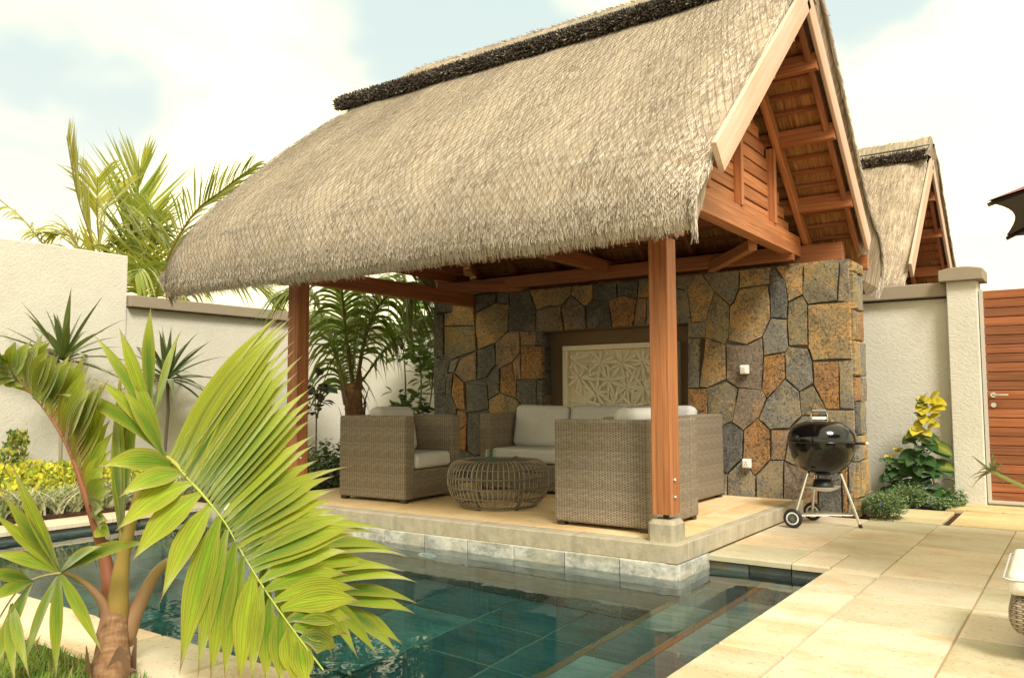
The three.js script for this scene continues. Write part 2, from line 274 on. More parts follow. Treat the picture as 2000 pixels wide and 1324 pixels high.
M.thatch = std({ color: lin(1.05, 1.06, 1.1), map: rep(thC, 1.2, 1.2), bumpMap: rep(thC, 1.2, 1.2), bumpScale: 0.025, roughness: 1 });
M.straw = std({ color: lin(1, 1, 1), roughness: 0.85 });
M.thatchUnder = std({ map: rep(thC, 1.2, 1.2), color: lin(1.15, 0.70, 0.34), bumpMap: rep(thC, 1.2, 1.2), bumpScale: 0.02, roughness: 1 });
M.ridgeDark = std({ map: rep(barkC, 0.3), color: lin(0.28, 0.24, 0.2), bumpMap: rep(stB, 0.2), bumpScale: 0.03, roughness: 1 });
M.wire = std({ color: lin(0.10, 0.085, 0.06), roughness: 0.8 });
const ripB = dtex(512, 512, (u, v) => 0.6 * fb(u, v, 5, 7, 4, 311) + 0.4 * fb(u, v, 18, 14, 3, 317));
M.water = phy({ color: lin(1, 1, 1), roughness: 0.0, transmission: 1, thickness: 1, ior: 1.33, attenuationColor: lin(0.28, 0.70, 0.70), attenuationDistance: 2.1, bumpMap: rep(ripB, 2.2), bumpScale: 0.0022 });
M.glass = phy({ color: lin(0.9, 0.97, 0.92), roughness: 0.03, transmission: 1, thickness: 0, ior: 1.5 });
// ================================================================ the setting
{ // ground with a hole where the pool lies
  const s = new THREE.Shape(rect(-260, -260, 260, 260).map((p) => new THREE.Vector2(...p)));
  s.holes.push(new THREE.Path([[-5.9, -3.4], [1.3, -3.4], [1.3, 0.9], [-5.9, 0.9]].map((p) => new THREE.Vector2(...p))));
  const g = new THREE.ShapeGeometry(s); g.rotateX(-Math.PI / 2); g.translate(0, -0.05, 0);
  structure('ground', uvBox(g), M.soil);
}
const XR = 0.9, ZN = -0.55, ZF = 2.95, XL = -5.5, WY = -0.1;
{ // paved pool deck to the right of the pool, one slab for each tile
  const base = structure('pool_deck', at(uvBox(new THREE.BoxGeometry(6.1, 0.1, 10.4)), 4.25, -0.056, 2.25), M.grout, 'cream limestone paving round the pool');
  mesh('joint_bed', at(uvBox(new THREE.BoxGeometry(1.28, 0.1, 2.33)), 0.56, -0.057, -1.74), M.grout, base);
  const xs = [1.195, 1.78, 2.365, 2.95, 3.535, 4.12, 4.7], zs = []; for (let z = -2.93; z < 7; z += 0.62) zs.push(z);
  const g = 0.005, pick = () => M.lime[Math.floor(rnd() * M.lime.length)];
  for (let i = 0; i + 1 < xs.length; i++) for (let j = 0; j + 1 < zs.length; j++) tile(base, 'paving_tile', xs[i] + g, xs[i + 1] - g, zs[j] + g, zs[j + 1] - g, rr(-0.001, 0.001), 0.03, pick());
  // strip left of the main grid, behind the notch
  const xb = [0.005, 0.61, 1.195];
  for (let i = 0; i < 2; i++) for (let j = 0; j < 3; j++) tile(base, 'paving_tile', xb[i] + g, xb[i + 1] - g, zs[j] + g, zs[j + 1] - g, rr(-0.001, 0.001), 0.03, pick());
  const zb = zs[3];
  // rounded coping: along the back of the notch, along the right side, along the front
  const cop = (x0, x1, z0, z1, nose) => {
    const m = tile(base, 'coping_stone', x0 + g, x1 - g, z0 + g, z1 - g, 0, 0.045, pick(), 0.012); return m;
  };
  cop(0.005, 0.61, zb, ZN + 0.03); cop(0.61, XR - 0.03, zb, ZN + 0.03); cop(XR - 0.03, 1.195, zb, ZN + 0.03);
  let z = ZN + 0.03; for (const z1 of [-0.39, 0.25, 0.91, 1.53, 2.15, 2.77, 3.32]) { cop(XR - 0.03, 1.195, z, z1); z = z1; }
  for (let q = 3.32; q < 7; q += 0.62) cop(XR - 0.03, 1.195, q, q + 0.62);
  mesh('joint_bed', at(uvBox(new THREE.BoxGeometry(6.5, 0.08, 0.34)), -2.35, -0.065, 3.12), M.grout, base);
  for (let x = -5.6; x < 0.86; x += 0.6) cop(x, Math.min(x + 0.6, XR - 0.03), ZF - 0.03, 3.31);
}
{ // planting bed kerb at the left end of the pool, its top a row of coping stones
  const base = structure('pool_edge', at(uvBox(new THREE.BoxGeometry(0.34, 0.6, 3.6)), -5.7, -0.35, 1.55), M.concrete, 'coping at the planted end of the pool');
  for (let z = -0.25; z < 3.3; z += 0.6) tile(base, 'coping_stone', -5.86, -5.47, z + 0.003, Math.min(z + 0.597, 3.31), 0, 0.045, M.lime[Math.floor(rnd() * 5)], 0.01);
  structure('planting_bed', at(uvBox(new THREE.BoxGeometry(2.2, 0.1, 11)), -6.97, -0.01, 0.9), M.soil, 'dark soil of the planting bed');
}
{ // pool basin: slate tiles on floor, steps and walls
  const D = -1.25, base = structure('pool_basin', at(uvBox(new THREE.BoxGeometry(6.5, 0.1, 3.7)), -2.3, D - 0.06, 1.2), M.poolGrout, 'slate lined swimming pool');
  const g = 0.004, pick = () => M.slate[Math.floor(rnd() * 4)];
  for (let x = XL; x < 0.85; x += 0.6) for (let z = 0; z < ZF; z += 0.6) tile(base, 'floor_tile', x + 0.009, Math.min(x + 0.6, XR) - 0.009, z + 0.009, Math.min(z + 0.6, ZF) - 0.009, D, 0.03, pick(), 0.003);
  // steps along the right-hand side
  for (const [x0, x1, y] of [[0.42, XR, -0.34], [-0.06, 0.42, -0.66]]) {
    mesh('step', at(uvBox(new THREE.BoxGeometry(x1 - x0, y - D, ZF - ZN)), (x0 + x1) / 2, (y + D) / 2 - 0.03, (ZF + ZN) / 2), M.poolGrout, base);
    for (let z = ZN; z < ZF - 0.05; z += 0.6) { tile(base, 'step_tile', x0 + 0.05 + (x0 < 0 && z < -0.01 ? 0.02 : 0), x1 - g, z + g, Math.min(z + 0.6, ZF) - g, y, 0.03, pick(), 0.003); }
    mesh('step_edge', at(box(0.046, 0.03, ZF - Math.max(ZN, x0 < 0 ? 0 : ZN)), x0 + 0.025, y - 0.013, (ZF + (x0 < 0 ? 0 : ZN)) / 2), M.edge, base);
    for (let z = ZN; z < ZF - 0.05; z += 0.6) mesh('riser_tile', at(box(0.02, 0.3, Math.min(0.59, ZF - z - 0.01)), x0 - 0.012, y - 0.18, z + 0.3), pick(), base);
  }
  // walls behind the tiles
  const wall = (w, d, x, z) => mesh('basin_wall', at(uvBox(new THREE.BoxGeometry(w, 1.2, d)), x, -0.66, z), M.poolGrout, base);
  wall(5.5, 0.2, -2.75, -0.125); wall(0.2, 0.56, -0.126, -0.3); wall(1.3, 0.2, 0.56, ZN - 0.126); wall(0.2, 3.9, XR + 0.126, 1.1); wall(6.6, 0.2, -2.3, ZF + 0.126); wall(0.1, 3.1, XL - 0.075, 1.5);
  const wt = (nm, mat, x0, x1, y0, y1, z, turn) => { const q = prism(rect(x0, y0, x1, y1), 0.022, 0.003, rr(0, 5), rr(0, 5)); if (turn) q.rotateY(turn); const m = mesh(nm, q, mat, base); m.position.set(...z); return m; };
  const rows = [[-0.055, -0.33], [-0.337, -0.62], [-0.627, -0.92], [-0.927, -1.24]];
  rows.forEach(([y1, y0], k) => {
    for (let x = XL; x < -0.05; x += 0.46) wt('wall_tile', k ? pick() : M.limescale, x + g, Math.min(x + 0.46, -0.003) - g, y0, k ? y1 : 0.0, [0, 0, k ? -0.024 : -0.01]);
    for (let x = 0; x < 0.85; x += 0.3) wt('wall_tile', pick(), x + g, x + 0.3 - g, y0, y1, [0, 0, ZN - 0.025]);
    for (let z = 0; z < ZF - 0.1; z += 0.46) wt('wall_tile', pick(), z + g, Math.min(z + 0.46, ZF) - g, y0, y1, [XL - 0.023, 0, ZF], Math.PI / 2);
    for (let z = 0; z < 3.4; z += 0.46) wt('wall_tile', pick(), z + g, Math.min(z + 0.46, 3.5) - g, y0, y1, [XR + 0.024, 0, ZN], -Math.PI / 2);
    for (let x = 0; x < 6.3; x += 0.46) wt('wall_tile', pick(), x + g, Math.min(x + 0.46, 6.4) - g, y0, y1, [XR, 0, ZF + 0.024], Math.PI);
  });
  wt('wall_tile', M.limescale, 0.004, 0.272, -0.33, 0, [-0.012, 0, 0], Math.PI / 2); wt('wall_tile', M.limescale, 0.279, 0.546, -0.33, 0, [-0.012, 0, 0], Math.PI / 2);
  wt('wall_tile', M.slate[0], 0.004, 0.546, -0.63, -0.337, [-0.024, 0, 0], Math.PI / 2);
  // white lamp in the back wall
  const L = tag(mesh(numbered('pool_lamp'), new THREE.CylinderGeometry(0.085, 0.095, 0.03, 28), M.white, scene, [-2.25, -0.42, 0.012], [Math.PI / 2, 0, 0]), 'round white lamp under water in the pool wall', 'pool lamp');
  // the water: a closed volume
  const s = new THREE.Shape([[XL - 0.01, -ZF - 0.01], [XR + 0.01, -ZF - 0.01], [XR + 0.01, -ZN + 0.01], [-0.01, -ZN + 0.01], [-0.01, 0.01], [XL - 0.01, 0.01]].map((p) => new THREE.Vector2(...p)));
  const q = new THREE.ExtrudeGeometry(s, { depth: 1.16, bevelEnabled: false }); q.rotateX(-Math.PI / 2); q.translate(0, WY - 1.16, 0);
  structure('pool_water', uvBox(q), M.water, 'clear teal pool water');
}
const HP = 0.13;
{ // raised concrete platform under the pavilion with limestone floor
  const base = structure('platform', at(uvBox(new THREE.BoxGeometry(4.70, 0.12, 3.28)), -2.36, HP - 0.068, -1.65), M.concrete, 'concrete platform with limestone floor');
  // visible kerb round the floor
  mesh('kerb', at(rbox(4.72, 0.128, 0.17, 0.008), -2.36, HP - 0.062, -0.082), M.concrete, base);
  mesh('kerb', at(rbox(0.1, 0.128, 2.86, 0.008), -0.047, HP - 0.062, -1.602), M.concrete, base);
  mesh('kerb', at(rbox(0.1, 0.128, 2.86, 0.008), -4.67, HP - 0.062, -1.602), M.concrete, base);
  const xs = []; for (let x = -4.62; x < -0.12; x += 0.603) xs.push(x); xs.push(-0.1);
  const zs = [-0.168, -0.78, -1.39, -2.0, -2.61, -3.0];
  for (let i = 0; i + 1 < xs.length; i++) for (let j = 0; j + 1 < zs.length; j++) tile(base, 'floor_tile', xs[i] + 0.003, xs[i + 1] - 0.003, zs[j + 1] + 0.003, zs[j] - 0.003, HP, 0.03, M.limeIn[Math.floor(rnd() * 3)], 0.003);
}
{ // ground slabs towards the gate and the bed along the wall
  const b = structure('gate_path', at(uvBox(new THREE.BoxGeometry(2.9, 0.04, 1.75)), 1.72, -0.045, -3.78), M.soil, 'slabs laid in soil before the gate');
  [[0.6, 1.2, -3.9, -2.98, 0], [1.27, 1.95, -3.42, -2.98, 1], [1.27, 1.95, -4.0, -3.44, 1], [1.97, 3.1, -4.0, -2.98, 0]].forEach(([x0, x1, z0, z1, k]) => tile(b, 'stone_slab', x0, x1, z0, z1, 0.004, 0.04, M.slab[k], 0.008));
  tile(b, 'stone_slab', 1.1, 3.1, -4.6, -4.03, 0.012, 0.05, M.slab[1], 0.008);
}
// lawn
{
  const g = new THREE.PlaneGeometry(9, 5, 40, 24); g.rotateX(-Math.PI / 2); const p = g.attributes.position; for (let i = 0; i < p.count; i++) p.setY(i, 0.015 * n3(p.getX(i) * 3, 0, p.getZ(i) * 3, 5));
  const lawn = structure('lawn', at(uvBox(g), -3.65, -0.028, 5.82), std({ color: lin(0.10, 0.13, 0.03), map: rep(barkC, 0.5), roughness: 1 }), 'mown green lawn');
  const b = new GB(); const up = V(0, 0, 1); b.leaf((t) => V(0, t, 0.35 * t * t), (t) => 0.06 * (1 - t * t), up, { seg: 3, fold: 0.2 });
  const ms = [], cs = [];
  for (let i = 0; i < 34000; i++) {
    const x = rr(-3.9, 0.6), z = rr(3.335, 4.9), h = rr(0.03, 0.065); ms.push(new THREE.Matrix4().compose(V(x, -0.022, z), new THREE.Quaternion().setFromEuler(new THREE.Euler(rr(-0.5, 0.5), rr(0, 6.3), rr(-0.5, 0.5))), V(h * 1.4, h, h)));
    const k = rnd(); cs.push(k < 0.12 ? lin(0.36, 0.30, 0.10) : lin(lerp(0.12, 0.26, rnd()), lerp(0.22, 0.36, k), lerp(0.02, 0.06, rnd())));
  }
  const G = inst(numbered('grass'), b.geo(), M.leafTint, ms, cs, scene); tag(G, 'short green grass at the foot of the young palm', 'grass');
}
// ================================================================ walls, gate
function wallBox(parent, x0, x1, y0, y1, z0, z1, mat = M.stucco, name = 'wall_body') { return mesh(name, at(rbox(x1 - x0, y1 - y0, z1 - z0, 0.012), (x0 + x1) / 2, (y0 + y1) / 2, (z0 + z1) / 2), mat, parent); }
{
  const a = thing('garden_wall', 'tall cream rendered wall behind the yellow hedge, without a coping', 'wall');
  wallBox(a, -8.25, -8, -0.1, 3.04, -0.56, 7);
  const b = thing('garden_wall', 'cream rendered wall with brown coping behind the pavilion post and coconut palm', 'wall');
  wallBox(b, -8.25, -8.03, -0.1, 2.36, -4.8, -0.57);
  mesh('coping', at(rbox(0.40, 0.15, 4.26, 0.01), -8.13, 2.44, -2.7), M.cope, b);
  const c = thing('garden_wall', 'cream rendered wall with brown coping between stone wall and gate pillar', 'wall');
  wallBox(c, -7.99, 1.13, -0.1, 2.2, -4.84, -4.66);
  mesh('coping', at(rbox(9.1, 0.15, 0.34, 0.01), -3.42, 2.29, -4.75), M.cope, c);
  const d = thing('gate_pillar', 'cream rendered pillar with a domed brown cap beside the gate', 'pillar');
  wallBox(d, 1.13, 1.42, -0.1, 2.36, -4.86, -4.52);
  wallBox(d, 1.422, 2.6, -0.1, 0.045, -4.84, -4.6, M.stucco, 'threshold');
  const s = new THREE.Shape(); s.moveTo(-0.2, 0); s.lineTo(0.2, 0); s.lineTo(0.2, 0.1); s.quadraticCurveTo(0, 0.16, -0.2, 0.1); s.closePath();
  const g = new THREE.ExtrudeGeometry(s, { depth: 0.46, bevelEnabled: true, bevelSize: 0.008, bevelThickness: 0.008, bevelSegments: 2, curveSegments: 12 });
  mesh('pillar_cap', at(uvBox(g), 1.275, 2.365, -4.92), M.cope, d);
  const e = thing('garden_gate', 'brown slatted wooden gate with a steel lever handle', 'gate', [1.92, 0, -4.62]);
  mesh('gate_frame', at(rbox(0.035, 2.21, 0.07, 0.004), -0.475, 1.15, 0.02), M.greyMetal, e); mesh('gate_frame', at(rbox(0.035, 2.21, 0.07, 0.004), 0.6, 1.15, 0.02), M.greyMetal, e);
  mesh('backing', at(box(1.03, 2.18, 0.02), 0.06, 1.14, -0.035), M.wood2, e);
  for (let i = 0; i < 23; i++) mesh('plank', at(cbox(1.035, 0.0885, 0.03, 0.005), 0.062, 0.098 + i * 0.0955, 0.0), M.gate[Math.floor(rnd() * 4)], e, [0, 0, rr(-0.002, 0.002)]);
  mesh('bottom_rail', at(rbox(1.1, 0.03, 0.08, 0.003), 0.06, 0.065 - 0.018, 0.02), M.greyMetal, e);
  const hdl = mesh('handle', new GB().tube([V(0, 0, 0), V(0, 0, 0.05), V(0.02, 0, 0.06), V(0.14, 0, 0.06)], 0.009, 10).geo(), M.steel, e, [-0.405, 1.15, 0.018]);
  mesh('rose', new THREE.CylinderGeometry(0.027, 0.027, 0.01, 20), M.steel, hdl, [0, 0, 0.003], [Math.PI / 2, 0, 0]);
  mesh('lock', new THREE.CylinderGeometry(0.025, 0.025, 0.012, 20), M.steel, e, [-0.405, 1.045, 0.02], [Math.PI / 2, 0, 0]);
  const f = thing('garden_tap', 'small steel tap low on the gate pillar', 'tap', [1.125, 0.26, -4.58]);
  mesh('spout', new GB().tube([V(0.01, 0, 0), V(-0.06, 0.005, 0), V(-0.1, 0, 0), V(-0.11, -0.03, 0)], 0.009, 8).geo(), M.steel, f); mesh('lever', at(rbox(0.06, 0.008, 0.014, 0.003), -0.06, 0.03, 0), M.steel, f); mesh('stem', new THREE.CylinderGeometry(0.005, 0.005, 0.03, 8), M.steel, f, [-0.05, 0.015, 0]);
}
// ================================================================ stone wall, each stone a piece
{
  const W = thing('stone_wall', 'wall of dark and ochre basalt field stones with a recessed niche', 'wall', [0, 0, -2.99]);
  const X0 = -4.74, X1 = 0.5, Y0 = 0.0, Y1 = 2.455, NX0 = -3.12, NX1 = -0.96, NY0 = 0.62, NY1 = 1.935;
  const core = (x0, x1, y0, y1, z0, z1, m = M.mortar) => mesh('mortar_core', at(uvBox(new THREE.BoxGeometry(x1 - x0, y1 - y0, z1 - z0)), (x0 + x1) / 2, (y0 + y1) / 2, (z0 + z1) / 2), m, W);
  core(X0 + 0.03, NX0 - 0.03, Y0, Y1 - 0.03, -0.46, -0.02); core(NX1 + 0.03, X1 - 0.03, Y0, Y1 - 0.03, -0.46, -0.02);
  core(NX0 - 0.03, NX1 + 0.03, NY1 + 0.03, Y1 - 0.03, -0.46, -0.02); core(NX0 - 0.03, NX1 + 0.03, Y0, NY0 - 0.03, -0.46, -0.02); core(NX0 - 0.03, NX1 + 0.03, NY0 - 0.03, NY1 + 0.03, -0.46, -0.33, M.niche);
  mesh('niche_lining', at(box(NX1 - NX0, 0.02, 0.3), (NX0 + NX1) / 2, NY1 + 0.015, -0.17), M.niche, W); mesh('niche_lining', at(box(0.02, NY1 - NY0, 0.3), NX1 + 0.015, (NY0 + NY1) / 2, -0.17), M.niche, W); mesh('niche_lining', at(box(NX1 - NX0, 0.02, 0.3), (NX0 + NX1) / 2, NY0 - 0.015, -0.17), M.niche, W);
  const r = rngOf(77);
  const rough = (poly) => { // break long edges so that outlines are not ruler-straight
    const o = []; poly.forEach((a, i) => { const b = poly[(i + 1) % poly.length], L = Math.hypot(b[0] - a[0], b[1] - a[1]); o.push(a); const n = L > 0.26 ? 2 : L > 0.12 ? 1 : 0; for (let k = 1; k <= n; k++) { const t = k / (n + 1), j = -0.006 * r(); o.push([lerp(a[0], b[0], t) + (b[1] - a[1]) / L * j, lerp(a[1], b[1], t) - (b[0] - a[0]) / L * j]); } }); return o;
  };
  // outlines in centimetres on the face of the wall: tone, then corners
  const outlines = 'm -128,232 -116,229 -105,245 -127,245 / g -129,194 -112,194 -116,229 -128,231 / y -116,229 -111,194 -96,194 -85,226 -99,245 -105,245 / g -85,225 -69,210 -66,212 -59,227 -58,245 -98,245 / m -96,194 -96,177 -85,173 -76,170 -71,177 -70,192 -69,209 -85,225 / y -58,227 -29,228 -27,229 -25,245 -57,245 / y -64,212 -69,207 -71,173 -52,168 -36,175 -27,194 -27,211 -29,227 -58,226 / d -25,245 -27,225 -26,194 -11,192 -9,210 -11,230 -22,245 / y -11,230 -8,209 6,215 7,245 -20,245 / m 6,214 11,205 38,207 41,245 8,245 / g 39,206 50,205 50,245 42,245 / m -10,191 -9,165 9,165 10,204 6,214 -8,208 / y 10,162 14,150 50,150 50,205 11,204 / g -35,175 -34,156 -13,159 -10,164 -11,191 -26,193 / g -116,178 -96,177 -96,194 -115,194 / g -117,124 -105,124 -103,177 -116,177 / y -104,125 -96,124 -75,133 -75,169 -85,172 -96,177 / b -74,132 -62,124 -37,121 -38,122 -36,143 -35,157 -36,174 -52,167 -73,169 / o -35,148 -37,121 -32,113 -22,123 -14,132 -14,158 -34,155 / g -13,132 0,120 13,127 13,147 9,161 -10,164 -13,158 / o 14,126 25,102 37,102 38,148 14,148 / g 38,103 50,102 50,149 38,148 / o -118,86 -96,86 -96,123 -117,123 / m -96,86 -80,85 -69,89 -67,101 -63,123 -75,130 -96,124 / b -66,103 -69,88 -58,80 -42,93 -33,113 -37,121 -61,123 / g -41,92 -30,82 -11,83 1,95 -1,119 -14,131 -32,112 / m 1,96 24,96 24,103 13,125 0,119 / d -81,39 -76,35 -60,51 -58,79 -70,88 -79,85 / o -59,50 -47,35 -40,42 -31,51 -31,81 -43,92 -57,80 / b -30,51 -17,52 -11,82 -29,81 / g 24,72 27,52 50,53 50,101 25,101 / g -10,82 -16,51 -3,45 15,46 26,52 23,72 24,95 2,95 / g -76,0 -47,0 -47,34 -59,50 -75,35 / g -46,0 -20,0 -18,51 -31,50 -45,35 / b -19,0 14,0 15,45 -3,45 -17,50 / d 15,0 36,0 37,52 26,51 16,45 / o 37,0 42,0 43,52 38,51 / g 42,0 44,0 50,52 44,52 / g -82,0 -77,0 -76,34 -81,38 / d -118,47 -81,48 -80,84 -118,85 / b -120,0 -82,0 -81,47 -119,46 / d -474,226 -443,226 -442,245 -474,245 / y -443,225 -456,225 -456,209 -406,207 -408,245 -441,245 / d -404,224 -373,234 -371,245 -406,245 / d -371,234 -351,231 -351,245 -369,245 / y -404,197 -400,176 -371,184 -354,198 -352,230 -373,233 -404,221 / d -353,198 -312,194 -312,221 -321,245 -350,245 / y -311,221 -291,224 -276,223 -262,235 -261,245 -320,245 / y -261,235 -243,220 -234,227 -232,245 -259,245 / d -232,228 -211,224 -201,226 -202,245 -230,245 / d -200,227 -193,230 -176,225 -175,245 -200,245 / b -312,194 -273,194 -277,222 -291,223 -311,220 / b -271,194 -243,194 -244,219 -261,234 -275,222 / d -241,194 -209,194 -212,223 -232,227 -242,219 / o -207,194 -182,194 -177,224 -193,229 -212,224 / b -181,194 -166,194 -165,224 -176,224 / d -474,169 -458,169 -458,224 -474,225 / m -456,169 -446,164 -404,175 -406,206 -456,208 / d -403,137 -389,140 -374,156 -375,182 -400,175 -402,174 / b -373,157 -367,152 -348,158 -336,170 -337,195 -353,196 -373,183 / b -334,179 -312,178 -312,194 -336,195 / d -312,178 -303,177 -303,194 -312,194 / o -334,137 -303,137 -303,176 -334,176 / b -342,125 -341,136 -335,137 -335,169 -347,157 / o -366,121 -342,114 -342,125 -348,157 -365,150 / d -341,114 -328,101 -312,101 -312,135 -340,135 / d -312,100 -304,100 -303,135 -312,135 / g -450,148 -440,148 -432,165 -446,163 / d -474,119 -454,119 -451,147 -447,163 -474,168 / b -439,147 -424,135 -404,137 -404,173 -431,164 / d -386,132 -384,113 -367,120 -368,151 -387,139 -403,136 / o -444,119 -435,101 -421,99 -424,134 -440,146 / d -419,95 -384,100 -385,112 -387,131 -420,133 / d -474,72 -438,73 -436,101 -445,118 -474,118 / m -383,87 -332,87 -329,100 -342,113 -366,120 -383,112 -383,100 / d -453,119 -445,119 -442,146 -453,146 / d -474,32 -436,34 -438,72 -474,71 / o -436,74 -427,76 -419,82 -420,95 -435,99 / d -418,55 -404,41 -384,49 -384,98 -418,94 / o -435,47 -422,47 -420,55 -420,81 -427,74 -436,73 / b -383,42 -304,45 -304,99 -328,100 -332,87 -382,86 / d -474,0 -405,0 -405,40 -421,47 -434,46 -435,34 -474,31 / g -404,0 -305,0 -304,44 -404,40 / g -165,194 -128,194 -128,225 -164,224 / m -175,225 -128,225 -127,245 -173,245 / d -312,0 -270,0 -270,62 -312,62 / b -269,0 -230,0 -230,62 -269,62 / g -229,0 -180,0 -180,62 -229,62 / o -179,0 -140,0 -140,62 -179,62 / d -139,0 -96,0 -96,62 -139,62';
  outlines.split(' / ').forEach((q) => {
    const [c, ...ps] = q.split(' '); let poly = ps.map((p) => p.split(',').map((v) => v / 100)), cx = 0, cy = 0; poly.forEach((p) => { cx += p[0] / poly.length; cy += p[1] / poly.length; });
    poly = poly.map(([x, y]) => { const L = Math.hypot(x - cx, y - cy), k = 1 - 0.0016 / L; return [cx + (x - cx) * k, cy + (y - cy) * k]; });
    mesh('stone', at(prism(rough(poly), 0.052 + r() * 0.014, 0.0035, r() * 5, r() * 5, 0.012, r), 0, 0, -0.035), M.stone[c], W);
  });
  // end face (towards the gate) and the top course
  const ends = 'ygmygydgogygmo'.split(''); let y = 0.0, i = 0;
  while (y < Y1 - 0.02) { const h = Math.min(Y1 - y, 0.16 + r() * 0.24), cut = 0.12 + r() * 0.2; for (const [a, b] of [[0.01, cut], [cut, 0.45]]) { const g = prism(rough(rect(a + 0.004, y + 0.004, b - 0.004, y + h - 0.004)), 0.05 + r() * 0.02, 0.012, r() * 5, r() * 5, 0.012, r); g.rotateY(Math.PI / 2); mesh('stone', at(g, X1 - 0.035, 0, 0.0), M.stone[ends[i++ % ends.length]], W); } y += h; }
  for (let x = X0; x < X1 - 0.02;) { const w = Math.min(X1 - x, 0.2 + r() * 0.3); const g = prism(rough(rect(x + 0.004, 0.0, x + w - 0.004, 0.45)), 0.045, 0.012, r() * 5, r() * 5, 0.01, r); g.rotateX(-Math.PI / 2); mesh('stone', at(g, 0, Y1 - 0.03, 0.0), M.stone['gdmyb'[Math.floor(r() * 5)]], W); x += w; }
  // reveal on the left of the niche
  y = NY0; for (const [h, c] of [[0.32, 'g'], [0.25, 'b'], [0.27, 'd'], [0.29, 'd'], [0.185, 'd']]) { const g = prism(rough(rect(0.004, y + 0.004, 0.3, y + h - 0.004)), 0.05, 0.012, r() * 5, r() * 5, 0.012, r); g.rotateY(Math.PI / 2); mesh('stone', at(g, NX0 - 0.04, 0, -0.01), M.stone[c], W); y += h; }
  for (let k = 0, yy = 0; k < 7; k++) { const h = 0.35; const g = prism(rough(rect(0.004, yy + 0.004, 0.44, yy + h - 0.004)), 0.05, 0.012, r() * 5, r() * 5, 0.012, r); g.rotateY(-Math.PI / 2); mesh('stone', at(g, X0 + 0.035, 0, -0.45), M.stone['dgdbd'[k % 5]], W); yy += h; }
}
{ // carved panel in the niche
  const P = thing('carved_panel', 'cream stone relief panel carved with bamboo leaves in the niche', 'relief', [-2.14, 0.92, -3.3]);
  const w = 1.5, h = 0.845, f = 0.06;
  mesh('panel_back', at(rbox(w - 0.01, h - 0.01, 0.03), 0, h / 2, -0.006), M.carve, P);
  for (const [a, b, x, y] of [[w, f, 0, f / 2], [w, f, 0, h - f / 2]]) mesh('panel_frame', at(rbox(a, b, 0.1, 0.006), x, y, 0.05), M.carve, P);
  for (const x of [-w / 2 + f / 2, w / 2 - f / 2]) mesh('panel_frame', at(rbox(f, h - 2 * f - 0.004, 0.1, 0.006), x, h / 2, 0.049), M.carve, P);
  const r = rngOf(5), hubs = [[-0.52, 0.46, 9], [-0.22, 0.64, 8], [-0.42, 0.18, 8], [-0.30, 0.28, 8], [0.05, 0.62, 8], [0.12, 0.34, 8], [0.32, 0.62, 8], [0.34, 0.30, 9], [-0.05, 0.14, 7], [0.52, 0.5, 9], [0.56, 0.2, 8], [0.18, 0.12, 7], [-0.60, 0.68, 6], [-0.12, 0.42, 7]];
  const bw = w / 2 - f - 0.004, y0 = f + 0.004, y1 = h - f - 0.004;
  hubs.forEach(([hx, hy, n], q) => {
    const a0 = r() * 6.28;
    n += 2; for (let i = 0; i < n; i++) {
      const a = a0 + i / n * 6.28 + (r() - 0.5) * 0.3, L = 0.17 + r() * 0.11, z0 = 0.078 + r() * 0.028, dx = Math.cos(a), dy = Math.sin(a);
      let k = 1; for (let s = 0; s < 12; s++) { const ex = hx + dx * L * k, ey = hy + dy * L * k; if (Math.abs(ex) > bw || ey < y0 || ey > y1) k *= 0.88; }
      const b = new GB(); b.leaf((t) => V(hx + dx * (0.012 + L * k * t), hy + dy * (0.012 + L * k * t), z0 - 0.02 * t * t), (t) => 0.0175 * Math.pow(Math.sin(Math.PI * Math.min(1, 0.12 + t * 0.88)), 0.7) * (k < 0.4 ? 0.6 : 1), V(0, 0, 1), { seg: 5, fold: -0.45 });
      const g = b.geo(); mesh('carved_leaf', g, M.carve, P);
    }
    mesh('carved_stalk', new GB().tube([V(hx, hy, 0.08), V(hx + rr(-0.05, 0.05), Math.max(y0, hy - 0.1), 0.03)], 0.008, 6).geo(), M.carve, P);
  });
  [[-0.45, 0.02], [-0.1, -0.03], [0.22, 0.03], [0.46, -0.02], [-0.28, 0.0]].forEach(([x, s]) => mesh('carved_cane', new GB().tube([V(x, y0, 0.02), V(x + s, 0.3, 0.024), V(x + s * 2, 0.52, 0.022), V(x + s * 3, y1, 0.02)], [0.018, 0.021, 0.018, 0.02], 8).geo(), M.carve, P));
}
{ // switch and socket on the stone wall
  for (const [nm, lb, y, k] of [['light_switch', 'small white light switch, upper fitting on the stone wall', 1.42, 0], ['power_socket', 'small white power socket, lower fitting on the stone wall', 0.47, 1]]) {
    const s = thing(nm, lb, k ? 'socket' : 'switch', [-0.53, y, -2.945]);
    mesh('housing', at(rbox(0.085, 0.09, 0.055, 0.008, 2), 0, 0, 0.027), M.white, s); mesh('face', at(rbox(0.056, 0.06, 0.006, 0.003), -0.004, 0, 0.0562), M.white, s);
    if (k) for (const [x, yy] of [[-0.014, -0.01], [0.008, -0.01], [-0.003, 0.013]]) mesh('slot', at(box(0.007, 0.01, 0.003), x, yy, 0.0592), M.dark, s); else mesh('rocker', at(rbox(0.036, 0.042, 0.006, 0.002), -0.004, 0, 0.0585), M.fabricPale, s);
  }
}
